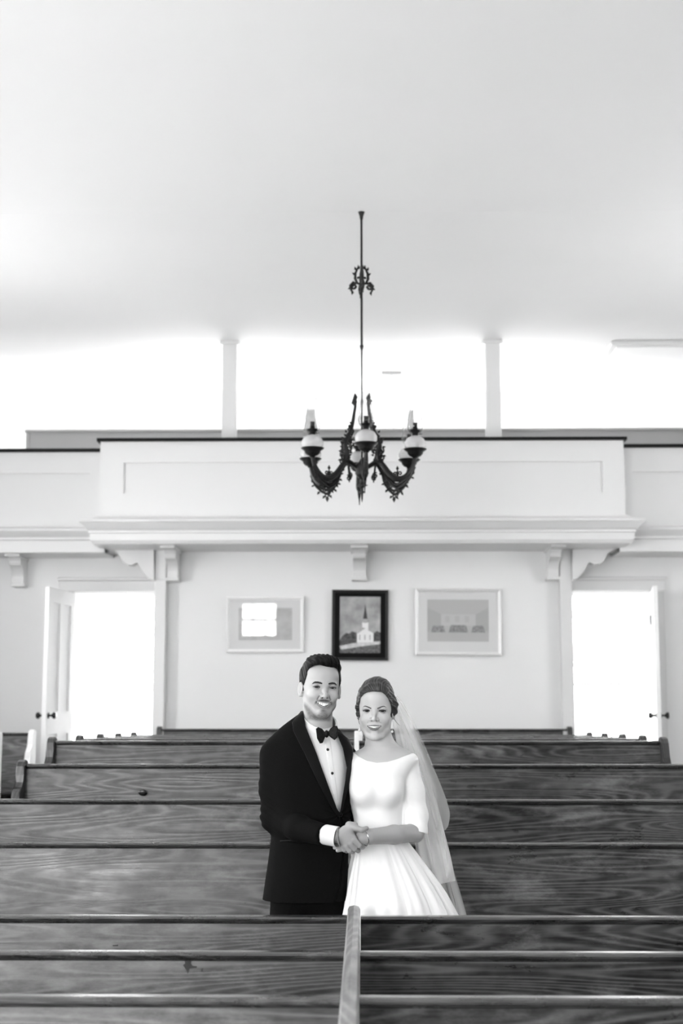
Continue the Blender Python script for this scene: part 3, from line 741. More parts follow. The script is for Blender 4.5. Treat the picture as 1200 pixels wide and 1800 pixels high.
# central body
bm = bmesh.new()
lathe(bm, [(0, zc(806)), (3*PX, zc(807)), (5*PX, zc(811)), (11*PX, zc(816)), (13*PX, zc(822)), (11*PX, zc(828)), (12.5*PX, zc(832)), (10*PX, zc(837)), (4*PX, zc(842)), (3*PX, zc(850)), (9*PX, zc(853)), (11*PX, zc(853)), (3*PX, zc(857)), (2.4*PX, zc(862)), (5*PX, zc(865)), (2*PX, zc(868)), (1.6*PX, zc(876)), (0, zc(884))], seg=28)
from_bm('central_hub', bm, M_iron, ch, True)
RL = 104*PX                      # radius of the lamp circle
AZ = [math.radians(-86+60*k) for k in range(6)]
for k, a in enumerate(AZ):
    def rr(r): return r if r < 40 else 40+(r-40)*64/52
    def Q(r, y): return (rr(r)*PX*math.cos(a), rr(r)*PX*math.sin(a), zc(y))
    bm = bmesh.new()
    # main sweep: hub -> down and out -> lamp seat
    curve = [(8, 824), (24, 814), (34, 812), (42, 822), (50, 836), (60, 846), (70, 848), (80, 842), (87, 831), (91, 818), (92, 806)]
    # smooth the polyline
    cp = curve
    for _ in range(2):
        q = [cp[0]]
        for p0, p1 in zip(cp, cp[1:]): q += [(p0[0]*.75+p1[0]*.25, p0[1]*.75+p1[1]*.25), (p0[0]*.25+p1[0]*.75, p0[1]*.25+p1[1]*.75)]
        cp = q+[cp[-1]]
    n = len(cp); tube(bm, [Q(*p) for p in cp], [0.011+0.010*math.sin(math.pi*i/(n-1))**1.5 for i in range(n)], 8)
    # lower web and pendants of the bend
    low = [(42, 824), (46, 842), (54, 856), (64, 864), (74, 858), (84, 846), (91, 828)]
    tube(bm, [Q(*p) for p in low], 0.009, 6); tube(bm, [Q(44, 824), Q(50, 846), Q(58, 855), Q(64, 857), Q(70, 854), Q(80, 846), Q(90, 828)], 0.010, 6)
    for (u, y, r0, st) in ((50, 848, 5, 0), (58, 856, 4.5, 1), (72, 856, 4.5, 2), (80, 849, 5, 3), (87, 838, 4, 0.5), (64, 866, 5, 1.6), (47, 838, 4, 2.2)): scroll(bm, a, (rr(u)*PX, zc(y)), r0*PX, 1.2, 0.0045, st, 1 if u < 64 else -1, n=14)
    for (u, y, an, ln) in ((64, 868, -HP, 10), (60, 866, -2.2, 7), (68, 866, -0.9, 7), (52, 856, -2.2, 7), (77, 858, -0.9, 7), (86, 846, -0.5, 6), (46, 846, -2.6, 6), (42, 830, 3.0, 6)): leaf(bm, a, rr(u)*PX, zc(y), an, ln*PX, ln*0.7*PX)
    # crest on the bend
    tube(bm, [Q(64, 846), Q(64, 836), Q(64, 826)], [0.012, 0.007, 0.002], 6)
    scroll(bm, a, (rr(60)*PX, zc(838)), 4*PX, 1.1, 0.005, 0, 1, n=12); scroll(bm, a, (rr(68)*PX, zc(838)), 4*PX, 1.1, 0.005, math.pi, -1, n=12)
    leaf(bm, a, rr(64)*PX, zc(832), HP, 8*PX, 6*PX)
    # tall back scrolls climbing to the rod
    up = [(34, 812), (32, 800), (36, 788), (33, 776), (27, 766), (21, 752), (18, 738), (15, 722), (13, 712), (16, 704), (11, 698)]
    cp = up
    for _ in range(2):
        q = [cp[0]]
        for p0, p1 in zip(cp, cp[1:]): q += [(p0[0]*.75+p1[0]*.25, p0[1]*.75+p1[1]*.25), (p0[0]*.25+p1[0]*.75, p0[1]*.25+p1[1]*.75)]
        cp = q+[cp[-1]]
    if k in (1, 2, 4, 5):
        n = len(cp); tube(bm, [Q(*p) for p in cp], [0.019-0.014*i/(n-1) for i in range(n)], 7)
        for (u, y, r0, st) in ((30, 806, 6, 0), (38, 796, 6, 1), (27, 790, 6, 2), (36, 780, 6, 3), (24, 776, 5, 4), (30, 768, 5, 0), (21, 760, 4, 1), (26, 752, 3.5, 2), (15, 708, 5, 0), (40, 808, 5, 2.5)): scroll(bm, a, (u*PX, zc(y)), r0*PX, 1.3, 0.0055, st, 1 if u < 30 else -1, n=14)
        for (u, y, an, ln) in ((40, 790, 0.2, 7), (38, 776, 0.6, 7), (32, 764, 0.9, 6), (24, 768, 2.6, 6), (20, 782, 3.0, 6), (42, 804, -0.3, 6), (22, 748, 0.8, 6), (13, 704, 1.4, 12), (26, 798, 3, 6)): leaf(bm, a, u*PX, zc(y), an, ln*PX, ln*0.75*PX)
    # small pendant ring near the hub
    scroll(bm, a, (26*PX, zc(838)), 6*PX, 1.4, 0.005, 1, 1, n=14); tube(bm, [Q(28, 816), Q(26, 830), Q(25, 846)], 0.005, 6)
    from_bm('arm', bm, M_iron, ch, False)
    # lamp: holder cup, glass font, burner, chimney
    cx, cy = RL*math.cos(a), RL*math.sin(a); z0 = zc(812)
    p = PX
    bm = bmesh.new(); lathe(bm, [(0, -2*p), (5*p, -2*p), (5*p, 0), (10*p, 2*p), (13.5*p, 6*p), (14*p, 9*p), (19.5*p, 13*p), (20.5*p, 14.5*p), (17*p, 14*p), (13*p, 11*p), (11*p, 8*p), (0, 6*p)], cx, cy, z0, 28)
    # gallery piercing posts
    cup = from_bm('lamp_cup', bm, M_iron_hi if False else M_iron, ch, True)
    bm = bmesh.new(); lathe(bm, [(0, 9*p), (10*p, 9*p), (16*p, 14*p), (19.2*p, 20*p), (19.2*p, 26*p), (15*p, 33*p), (8*p, 37*p), (5.5*p, 38*p), (0, 38*p)], cx, cy, z0, 32)
    from_bm('oil_font', bm, M_font, ch, True)
    bm = bmesh.new(); lathe(bm, [(0, 38*p), (5*p, 38*p), (5.2*p, 42*p), (8*p, 45*p), (9.5*p, 47*p), (9.5*p, 48*p), (5*p, 49*p), (4*p, 54*p), (3.8*p, 60*p), (4.6*p, 61*p), (0, 61.5*p)], cx, cy, z0, 24)
    tube(bm, [(cx+5*p, cy, z0+41*p), (cx+12*p, cy-2*p, z0+41*p)], 0.0025, 6)
    from_bm('burner', bm, M_iron, ch, True)
    bm = bmesh.new(); t = 0.35*p
    out = [(9*p, 43*p), (12*p, 47*p), (13.8*p, 53*p), (13.8*p, 58*p), (12*p, 63*p), (11.2*p, 65*p), (12.8*p, 67*p), (12.4*p, 71*p), (10.4*p, 80*p), (8.6*p, 90*p), (7.6*p, 100*p), (7.6*p, 105*p), (7.9*p, 106*p)]
    lathe(bm, out+[(r-t, z) for r, z in out[::-1]]+[out[0]], cx, cy, z0, 32)
    from_bm('glass_chimney', bm, M_lampglass, ch, True)

# ==================================================================== distance-field modelling kit for the couple
def V(*a): return np.array(a, dtype=np.float64)
def smin(a, b, k):
    h = np.clip(0.5+0.5*(b-a)/k, 0, 1); return b+(a-b)*h-k*h*(1-h)
def smax(a, b, k): return -smin(-a, -b, k)
def ssub(a, b, k): return smax(a, -b, k)
def sph(P, c, r): return np.sqrt(((P-c)**2).sum(1))-r
def ell(P, c, r):
    q = (P-c)/r; k0 = np.sqrt((q**2).sum(1)); k1 = np.sqrt(((q/r)**2).sum(1))
    return k0*(k0-1)/np.maximum(k1, 1e-9)
def cap(P, a, b, ra, rb):
    ba = b-a; t = np.clip(((P-a)@ba)/(ba@ba), 0, 1)
    return np.sqrt(((P-a-t[:, None]*ba)**2).sum(1))-(ra+(rb-ra)*t)
def chain(P, pts, rs, k):
    d = None
    for a, b, ra, rb in zip(pts, pts[1:], rs, rs[1:]):
        e = cap(P, V(*a), V(*b), ra, rb); d = e if d is None else smin(d, e, k)
    return d
def spoly(x, z, pts):
    """signed distance to a polygon, negative inside"""
    n = len(pts); d = np.full(x.shape, 1e18); s = np.ones(x.shape)
    for i in range(n):
        ax_, az = pts[i]; bx_, bz = pts[i-1]
        ex, ez = bx_-ax_, bz-az; wx, wz = x-ax_, z-az
        t = np.clip((wx*ex+wz*ez)/(ex*ex+ez*ez+1e-18), 0, 1)
        d = np.minimum(d, (wx-ex*t)**2+(wz-ez*t)**2)
        c1 = z >= az; c2 = z < bz; c3 = ex*wz > ez*wx
        fl_ = (c1 & c2 & c3) | (~c1 & ~c2 & ~c3); s = np.where(fl_, -s, s)
    return s*np.sqrt(d)
def loft(P, rows, n=2.3):
    """stack of super-ellipse sections (z, cx, cy, half width, half depth), z descending"""
    R = np.array(rows)[::-1]; z = P[:, 2]
    f = [np.interp(z, R[:, 0], R[:, i]) for i in range(1, 5)]
    u = np.abs(P[:, 0]-f[0])/f[2]; v = np.abs(P[:, 1]-f[1])/f[3]
    k = (u**n+v**n)**(1/n)
    d = (k-1)*np.minimum(f[2], f[3])*np.where(k > 1, 1, 1)
    return np.maximum(d, np.maximum(z-R[-1, 0], R[0, 0]-z))
def mesh_sdf(f, lo, hi, h, newton=2):
    lo = np.array(lo, float); hi = np.array(hi, float)
    B = 8; nb = np.ceil((hi-lo)/(h*B)).astype(int); n = nb*B+1
    ic = np.stack(np.meshgrid(*[np.arange(k) for k in nb], indexing='ij'), -1).reshape(-1, 3)
    cen = lo+(ic*B+B/2)*h
    d = f(cen); F = np.empty(n, np.float32)
    sg = np.where(d < 0, -1, 1).reshape(nb)*9.0
    big = np.repeat(np.repeat(np.repeat(sg, B, 0), B, 1), B, 2)
    F[:-1, :-1, :-1] = big; F[-1] = 9; F[:, -1] = 9; F[:, :, -1] = 9
    act = ic[np.abs(d) < h*B*1.35]
    o = np.arange(B+1); off = np.stack(np.meshgrid(o, o, o, indexing='ij'), -1).reshape(-1, 3)
    for s in range(0, len(act), 400):
        idx = (act[s:s+400, None, :]*B+off[None]).reshape(-1, 3)
        F[idx[:, 0], idx[:, 1], idx[:, 2]] = f(lo+idx*h)
    F[0] = F[-1] = 9; F[:, 0] = F[:, -1] = 9; F[:, :, 0] = F[:, :, -1] = 9
    ins = F < 0
    cs = np.zeros(np.array(F.shape)-1, np.int8)
    for dx in (0, 1):
        for dy in (0, 1):
            for dz in (0, 1): cs += ins[dx:dx+cs.shape[0], dy:dy+cs.shape[1], dz:dz+cs.shape[2]]
    cell = np.argwhere((cs > 0) & (cs < 8)); vid = -np.ones(cs.shape, np.int64)
    vid[cell[:, 0], cell[:, 1], cell[:, 2]] = np.arange(len(cell))
    acc = np.zeros((len(cell), 3)); cnt = np.zeros(len(cell))
    cor = [(a, b, c) for a in (0, 1) for b in (0, 1) for c in (0, 1)]
    for a in cor:
        for ax_ in range(3):
            if a[ax_]: continue
            b = list(a); b[ax_] = 1
            va = F[cell[:, 0]+a[0], cell[:, 1]+a[1], cell[:, 2]+a[2]]; vb = F[cell[:, 0]+b[0], cell[:, 1]+b[1], cell[:, 2]+b[2]]
            m = (va < 0) != (vb < 0); t = np.where(m, va/np.where(m, va-vb, 1), 0)
            p = np.array(a, float)+np.eye(3)[ax_]*t[:, None]
            acc[m] += p[m]; cnt[m] += 1
    verts = lo+(cell+acc/cnt[:, None])*h
    faces = []
    for ax_ in range(3):
        a1, a2 = [(1, 2), (2, 0), (0, 1)][ax_]
        sl0 = [slice(None)]*3; sl1 = [slice(None)]*3; sl0[ax_] = slice(0, -1); sl1[ax_] = slice(1, None)
        c = np.argwhere(ins[tuple(sl0)] != ins[tuple(sl1)])
        c = c[(c[:, a1] > 0) & (c[:, a2] > 0)]
        e1 = np.eye(3, dtype=int)[a1]; e2 = np.eye(3, dtype=int)[a2]
        q = [c, c-e1, c-e1-e2, c-e2]
        q = np.stack([vid[k[:, 0], k[:, 1], k[:, 2]] for k in q], 1)
        fl_ = ~ins[c[:, 0], c[:, 1], c[:, 2]]
        q[fl_] = q[fl_][:, ::-1]
        faces.append(q[(q >= 0).all(1)])
    faces = np.concatenate(faces)
    for _ in range(newton):
        e = h*0.3; f0 = f(verts); G_ = np.stack([(f(verts+np.eye(3)[i]*e)-f0)/e for i in range(3)], 1)
        st = (f0/np.maximum((G_**2).sum(1), 0.3))[:, None]*G_
        l = np.sqrt((st**2).sum(1))[:, None]; verts -= st*np.minimum(1, h*0.8/np.maximum(l, 1e-12))
    return verts, faces
def np_object(name, parts, mat_, parent=None, colour=None):
    """parts: list of (verts, faces) joined into one mesh; colour: function of verts -> tone attribute"""
    vs, fs, o = [], [], 0
    for v, f in parts: vs.append(v); fs.append(f+o); o += len(v)
    v = np.concatenate(vs).astype(np.float32); f = np.concatenate(fs).astype(np.int32)
    me = bpy.data.meshes.new(name); me.vertices.add(len(v)); me.vertices.foreach_set('co', v.ravel())
    me.loops.add(f.size); me.loops.foreach_set('vertex_index', f.ravel())
    me.polygons.add(len(f)); me.polygons.foreach_set('loop_start', np.arange(0, f.size, 4, dtype=np.int32))
    me.polygons.foreach_set('use_smooth', np.ones(len(f), bool))
    me.update(calc_edges=True); me.validate()
    if colour is not None:
        c = np.clip(colour(v.astype(float)), 0, 1); at_ = me.color_attributes.new('tone', 'FLOAT_COLOR', 'POINT')
        at_.data.foreach_set('color', np.repeat(c[:, None], 4, 1).astype(np.float32).ravel())
    return link_mesh(name, me, mat_, parent)
def bbox_mesh(f, pts, pad, h): 
    p = np.array(pts, float); return mesh_sdf(f, p.min(0)-pad, p.max(0)+pad, h)

def tone_mat(name, rough=0.5, spec=0.4, sss=0.0, bump=0.0, bscale=300):
    m, nt, b = newmat(name)
    a = nt.nodes.new('ShaderNodeAttribute'); a.attribute_name = 'tone'
    nt.links.new(a.outputs['Color'], b.inputs['Base Color'])
    b.inputs['Roughness'].default_value = rough; b.inputs['Specular IOR Level'].default_value = spec
    b.inputs['Subsurface Weight'].default_value = sss; b.inputs['Subsurface Radius'].default_value = (0.01, 0.01, 0.01); b.inputs['Subsurface Scale'].default_value = 0.4
    return m
M_skin = tone_mat('skin', 0.48, 0.35)
def hairmat(name, v0, v1, scale=(240, 240, 30)):
    m, nt, b = newmat(name)
    tc = nt.nodes.new('ShaderNodeTexCoord'); mp = nt.nodes.new('ShaderNodeMapping'); mp.inputs['Scale'].default_value = scale
    n = nt.nodes.new('ShaderNodeTexNoise'); n.inputs['Scale'].default_value = 1; n.inputs['Detail'].default_value = 4
    r = nt.nodes.new('ShaderNodeMapRange'); r.inputs[1].default_value = 0.35; r.inputs[2].default_value = 0.68; r.inputs[3].default_value = v0; r.inputs[4].default_value = v1
    nt.links.new(tc.outputs['Object'], mp.inputs[0]); nt.links.new(mp.outputs[0], n.inputs['Vector']); nt.links.new(n.outputs[0], r.inputs[0]); nt.links.new(r.outputs[0], b.inputs['Base Color'])
    bp = nt.nodes.new('ShaderNodeBump'); bp.inputs['Strength'].default_value = 0.5; bp.inputs['Distance'].default_value = 0.004
    nt.links.new(n.outputs[0], bp.inputs['Height']); nt.links.new(bp.outputs[0], b.inputs['Normal'])
    b.inputs['Roughness'].default_value = 0.38; b.inputs['Specular IOR Level'].default_value = 0.6
    return m
M_hair_g = tone_mat('dark_hair', 0.5, 0.1)
M_hair_b = tone_mat('brown_hair', 0.42, 0.3)
M_strand = mat('brown_strand', 0.05, 0.5)
M_brow_g = mat('dark_brow', 0.012, 0.7); M_brow_b = mat('brown_brow', 0.05, 0.7); M_lash = mat('lashes', 0.006, 0.6)
M_sclera = mat('eye_white', 0.38, 0.15); M_iris_g = mat('iris_dark', 0.03, 0.1); M_iris_b = mat('iris_grey', 0.03, 0.1); M_pupil = mat('pupil', 0.003, 0.05)
M_teeth = mat('teeth', 0.95, 0.2)
M_suit = mat('black_wool', 0.004, 0.9, spec=0.08, noise=0.3, nscale=200)
M_satin = mat('black_satin', 0.003, 0.45, spec=0.12)
M_shirt = mat('white_shirt', 0.80, 0.7)
M_bow = mat('patterned_bow_tie', 0.006, 0.5, spec=0.12, noise=0.95, nscale=160)
M_dress = mat('white_satin_dress', 0.90, 0.42, spec=0.35)
M_pearl = mat('pearl', 0.85, 0.12, coat=1)
M_leather = mat('black_leather', 0.01, 0.2)
M_metal = mat('polished_silver', 0.7, 0.15, metal=1.0)
M_rope = mat('grey_cord', 0.22, 0.7, noise=0.5, nscale=500)
def tulle(name, op):
    m = bpy.data.materials.new(name); m.use_nodes = True; nt = m.node_tree; nt.nodes.remove(nt.nodes['Principled BSDF'])
    out = nt.nodes['Material Output']; N = nt.nodes.new; L = nt.links.new
    tr = N('ShaderNodeBsdfTransparent'); df = N('ShaderNodeBsdfDiffuse'); df.inputs[0].default_value = g(0.9); tl = N('ShaderNodeBsdfTranslucent'); tl.inputs[0].default_value = g(0.9)
    a = N('ShaderNodeMixShader'); a.inputs[0].default_value = 0.45; L(df.outputs[0], a.inputs[1]); L(tl.outputs[0], a.inputs[2])
    lw = N('ShaderNodeLayerWeight'); lw.inputs[0].default_value = 0.35
    r = N('ShaderNodeMapRange'); r.inputs[3].default_value = op; r.inputs[4].default_value = min(1, op+0.5); L(lw.outputs['Facing'], r.inputs[0])
    b = N('ShaderNodeMixShader'); L(r.outputs[0], b.inputs[0]); L(tr.outputs[0], b.inputs[1]); L(a.outputs[0], b.inputs[2]); L(b.outputs[0], out.inputs[0])
    return m
M_veil = tulle('tulle_veil', 0.26)

Y0 = 5.52
def W3(px, py, dy=0.0): return np.array(at(px, py, Y0+dy))
def XZ(pts, dy): return [(float(W3(a, b, dy)[0]), float(W3(a, b, dy)[2])) for a, b in pts]
MM = 0.001

# ---------------------------------------------------------------- heads
def rotm(yaw, pitch, roll):
    return np.array(Matrix.Rotation(yaw, 3, 'Z') @ Matrix.Rotation(roll, 3, 'Y') @ Matrix.Rotation(pitch, 3, 'X'))
class Head:
    def __init__(s, org, R, p): s.o = np.array(org); s.R = R; s.p = p
    def loc(s, P): return ((P-s.o)@s.R)/MM/s.p['k']
    def wor(s, L_): return (np.atleast_2d(L_)*MM*s.p['k'])@s.R.T+s.o
    def lipz(s, x, which):
        p = s.p; t = np.abs(x)/p['mw']
        return (p['zu'] if which > 0 else p['zl'])*(1-t**2)+p['zc']*t**2
    def lipy(s, x): return s.p['ly']+s.p['lc']*(np.abs(x)/s.p['mw'])**2
    def sdf_mm(s, P):
        p = s.p; A = P.copy(); A[:, 0] = np.abs(A[:, 0])
        d = ell(P, V(0, 90, 36), V(p['cw'], 97, 82))
        d = smin(d, ell(P, V(0, 56, p['fz']), V(p['fw'], 60, p['fh'])), 18)
        d = smin(d, ell(P, V(0, 56, 46), V(p['cw']-13, 58, 44)), 16)
        d = smin(d, chain(A, p['jaw'], p['jr'], 8), 20)
        d = smin(d, ell(P, V(0, 14, p['chz']), V(p['chr']*1.15, p['chr'], p['chr']*0.95)), 14)
        d = smin(d, sph(A, V(*p['cheek']), p['cr']), 18)
        d = smin(d, cap(A, V(6, 3, 14), V(42, 15, 15), p['br'], p['br']-1.5), 9)
        d = ssub(d, sph(A, V(31, -8, 0), 13.5), 10)
        # nose
        d = smin(d, chain(P, [(0, 3, 8), (0, -8, -12), (0, -19, p['nz']+7)], [6.5, 7.2, 8], 5), 9)
        d = smin(d, sph(P, V(0, -22, p['nz']+4), p['nt']), 5)
        d = smin(d, ell(A, V(p['nw'], -7, p['nz']+1), V(6.5, 10, 6.5)), 7)
        d = ssub(d, ell(A, V(7.5, -15, p['nz']-6.5), V(4, 6, 3.5)), 2)
        # mouth
        d = smin(d, ell(P, V(0, 16, p['zc']-3), V(p['mw']+4, 22, 24)), 12)
        d = ssub(d, chain(A, [(p['nw']+6, -2, p['nz']+2), (p['nw']+13, 2, p['nz']-10), (p['mw']+3, 10, p['zc']+4)], [1.0*p['nf'], 2.0*p['nf'], 0.4], 3), 5)
        xs = np.linspace(-1, 1, 11)*p['mw']
        up = [(x, float(s.lipy(x)), float(s.lipz(x, 1))+p['lr']*0.75*(1-(x/p['mw'])**2)) for x in xs]
        lo_ = [(x, float(s.lipy(x))+1, float(s.lipz(x, -1))-p['lr2']*0.75*(1-(x/p['mw'])**2)) for x in xs]
        d = smin(d, chain(P, up, [0.6+(p['lr']-0.6)*(1-(x/p['mw'])**2) for x in xs], 1), 3)
        d = smin(d, chain(P, lo_, [0.6+(p['lr2']-0.6)*(1-(x/p['mw'])**2) for x in xs], 1), 3)
        x = P[:, 0]; hole = np.maximum(np.maximum(P[:, 2]-s.lipz(x, 1), s.lipz(x, -1)-P[:, 2])*0.9, np.maximum(np.abs(x)-p['mw']*0.94, P[:, 1]-(p['ly']+20)))
        d = ssub(d, hole, 1.5)
        d = ssub(d, cap(P, V(-12, p['ly']+6, p['zl']-11), V(12, p['ly']+6, p['zl']-11), 4, 4), 7)
        # lids round the eyeball, opened by a lens
        E_ = V(31, 10.5, 0)
        d = smin(d, sph(A, E_, 13.4), 3)
        Rl = (p['ew']**2+p['eh']**2)/(2*p['eh'])
        lens = np.maximum(np.hypot(A[:, 0]-31, A[:, 2]+Rl-p['eh'])-Rl, np.hypot(A[:, 0]-31, A[:, 2]-Rl+p['eh'])-Rl)
        d = ssub(d, np.maximum(lens, P[:, 1]-14), 0.8)
        d = smin(d, sph(A, E_, 11.6), 0.5)
        # ears
        es = p.get('es', 1.0); er = Matrix.Rotation(-0.42, 3, 'Z'); Q = (A-V(p['cw']+2, 84, -12))@np.array(er)/es
        ear = ell(Q, V(0, 0, 0), V(5.5, 16, 30)); ear = ssub(ear, ell(Q, V(6, -2, 3), V(6.5, 10, 20)), 2.5)
        ear = smin(ear, ell(Q, V(1, 1, 2), V(3, 4, 14)), 2); ear = smin(ear, sph(Q, V(-1, -4, -24), 7), 6)*es
        d = smin(d, ear, 5)
        return d
    def sdf(s, P): return s.sdf_mm(s.loc(P))*MM*s.p['k']
    def surf(s, x, z, y0=-40, y1=60):
        x = np.atleast_1d(np.array(x, float)); z = np.atleast_1d(np.array(z, float)); y = np.full(x.shape, float(y0))
        for _ in range(40):
            d = s.sdf_mm(np.stack([x, y, z], 1)); y = y+np.clip(d, -5, 5)*0.7
        return y

def extras(H, par, brow_mat, iris_mat, brow, lash_r, wing=0.0):
    p = H.p
    for sx in (-1, 1):
        # eyeball with iris and pupil towards the camera side of the face
        bm = bmesh.new(); seg = 28; rings = []
        angs = [0, 0.12, 0.24, 0.42, 0.58, 0.7, 1.0, 1.4, 1.9, 2.5, math.pi]
        c = H.wor(V(31*sx, 10.5, 0))[0]; look = np.array(cam.location)-c; look /= np.linalg.norm(look)
        Q = Vector((0, 0, 1)).rotation_difference(Vector(look)).to_matrix()
        r = 12.15*MM*p['k']
        for a in angs:
            if a == 0: rings.append([bm.verts.new(Vector(c)+Q@Vector((0, 0, r)))])
            elif a == math.pi: rings.append([bm.verts.new(Vector(c)+Q@Vector((0, 0, -r)))])
            else: rings.append([bm.verts.new(Vector(c)+Q@Vector((r*math.sin(a)*math.cos(2*math.pi*i/seg), r*math.sin(a)*math.sin(2*math.pi*i/seg), r*math.cos(a)))) for i in range(seg)])
        for j, (A, B) in enumerate(zip(rings, rings[1:])):
            for i in range(seg):
                k2 = (i+1) % seg
                f = bm.faces.new((A[0], B[i], B[k2]) if len(A) == 1 else ((A[i], A[k2], B[0]) if len(B) == 1 else (A[i], A[k2], B[k2], B[i])))
                f.material_index = 2 if j < 2 else (1 if j < 4 else 0)
        o = from_bm('eye', bm, M_sclera, par, True); o.data.materials.append(iris_mat); o.data.materials.append(M_pupil)
        # upper lashes along the lid edge
        xs = np.linspace(-p['ew'], p['ew'], 13); Rl = (p['ew']**2+p['eh']**2)/(2*p['eh'])
        zz = np.sqrt(np.maximum(Rl**2-xs**2, 0))-Rl+p['eh']
        yy = 10.5-np.sqrt(np.maximum(13.2**2-xs**2-zz**2, 20))
        pts = H.wor(np.stack([(31+xs)*sx, yy-0.6, zz+0.5*0+wing*np.clip(xs/p['ew'], 0, 1)**2], 1))
        bm = bmesh.new(); tube(bm, pts, [lash_r*MM*(0.35+0.65*math.sin(math.pi*min(max(i/12, 0.08), 0.92))) for i in range(13)], 6); from_bm('upper_lashes', bm, M_lash, par, True)
        pts = H.wor(np.stack([(31+xs)*sx, yy+0.1, -zz], 1))
        bm = bmesh.new(); tube(bm, pts, lash_r*MM*0.25, 5); from_bm('lower_lashes', bm, M_lash, par, True)
        # brow
        bx_ = np.array([b[0] for b in brow]); bz = np.array([b[1] for b in brow]); by = H.surf(bx_*sx, bz)
        pts = H.wor(np.stack([bx_*sx, by+0.2, bz], 1))
        bm = bmesh.new(); tube(bm, pts, [b[2]*MM for b in brow], 8)
        cen = Vector(pts.mean(0))
        o = from_bm('eyebrow', bm, brow_mat, par, True)
    # teeth: upper arch of separate rounded crowns in one mesh
    bm = bmesh.new(); n = 8; wd = p['mw']*0.80
    for i in range(n):
        xc = (i-(n-1)/2)/(n/2)*wd; hw = wd/n*1.015; zt = float(H.lipz(xc, 1))+2.0; zb2 = float(H.lipz(xc, -1)); zb2 = zt-2.2-(zt-2.2-zb2)*(0.92 if abs(i-3.5) < 1 else 0.80)
        yc = p['ly']+p['ty']+p['lc']*1.5*(xc/p['mw'])**2
        m4 = Matrix(((1, 0, 0, 0),)*0) if False else None
        v0 = len(bm.verts)
        rr = bmesh.ops.create_cube(bm, size=1, matrix=Matrix.Translation((xc, yc+2.5, (zt+zb2)/2)) @ Matrix.Rotation(0.5*xc/wd, 4, 'Z') @ Matrix.Diagonal((hw*2*0.97, 5, zt-zb2, 1)))
        bmesh.ops.bevel(bm, geom=list({e for v in rr['verts'] for e in v.link_edges}), offset=0.7, segments=2, affect='EDGES', profile=0.6)
    for v in bm.verts: v.co = Vector(H.wor(V(*v.co))[0])
    from_bm('teeth', bm, M_teeth, par, True)

# ---------------------------------------------------------------- groom
gm = dict(k=1.0, cw=75, fw=63, fh=84, fz=-18, jaw=[(56, 84, -36), (47, 66, -68), (24, 34, -94), (8, 20, -101)], jr=[11, 12, 13, 13], chz=-101, chr=16, cheek=(36, 17, -31), cr=20,
          br=8, nz=-35, nt=9.0, nw=11.5, mw=31, zu=-57.5, zl=-71, zc=-53.5, ly=-8, lc=15, lr=2.8, lr2=4.4, ty=3.2, ew=14.5, eh=3.5, es=0.92, nf=1.0)
Hg = Head(W3(570.6, 1208.5, -0.095), rotm(math.radians(14), math.radians(2), math.radians(3)), gm)
g_neck0 = Hg.wor(V(-4, 92, -62))[0]; g_neck1 = W3(556, 1310, 0.02)
def g_head(P):
    return smin(Hg.sdf(P), cap(P, g_neck0, g_neck1, 0.056, 0.064), 0.018)
g_rows = [(1253, 544, .03, 16, .055), (1261, 545, .03, 28, .068), (1269, 546, .03, 38, .075), (1281, 542, .02, 55, .088), (1291, 541, .015, 70, .099), (1300, 540, .01, 76, .107), (1312, 540, 0.005, 78, .117), (1330, 541, 0, 79, .127), (1350, 542, 0, 78, .132), (1395, 545, 0, 73, .135),
          (1430, 546, 0, 68, .130), (1468, 545, 0, 66, .125), (1520, 541, 0, 69, .130), (1560, 538, .0, 72, .135), (1590, 536, .005, 74, .14)]
def rows_w(rows, grow=0.0, nsm=6):
    R = np.array([(W3(cx, py, cy)[2], W3(cx, py, cy)[0], Y0+cy, hw*Y0/FPX+grow, hd+grow) for py, cx, cy, hw, hd in rows])[::-1]
    z = np.linspace(R[0, 0], R[-1, 0], 90); out = [z]
    for k in range(1, 5):
        q = np.interp(z, R[:, 0], R[:, k]); n = nsm
        for _ in range(2):
            e = np.concatenate([2*q[0]-q[n:0:-1], q, 2*q[-1]-q[-2:-n-2:-1]]); q = np.convolve(e, np.ones(2*n+1)/(2*n+1), 'valid')
        out.append(np.maximum(q, .006) if k > 2 else q)
    return [tuple(r) for r in np.array(out).T[::-1]]
gR = rows_w(g_rows)
def g_torso(P, grow=0.0):
    return loft(P, [(z, cx, cy, a+grow, b+grow) for z, cx, cy, a, b in gR])
g_arm = [W3(487, 1329, -0.015), W3(483, 1385, -.01), W3(484, 1437, -0.03), W3(525, 1456, -0.15), W3(569, 1467, -0.235)]
g_arm2 = [W3(600, 1337, 0.07), W3(622, 1395, 0.17), W3(640, 1440, 0.195), W3(690, 1450, 0.18)]
vL = [(526, 1247), (545, 1240), (585, 1262), (592, 1292), (602, 1316), (609, 1350), (606, 1375), (601, 1405), (597, 1431), (592, 1423), (578, 1385), (556, 1325), (536, 1278)]
g_vpoly = XZ(vL, -0.13)
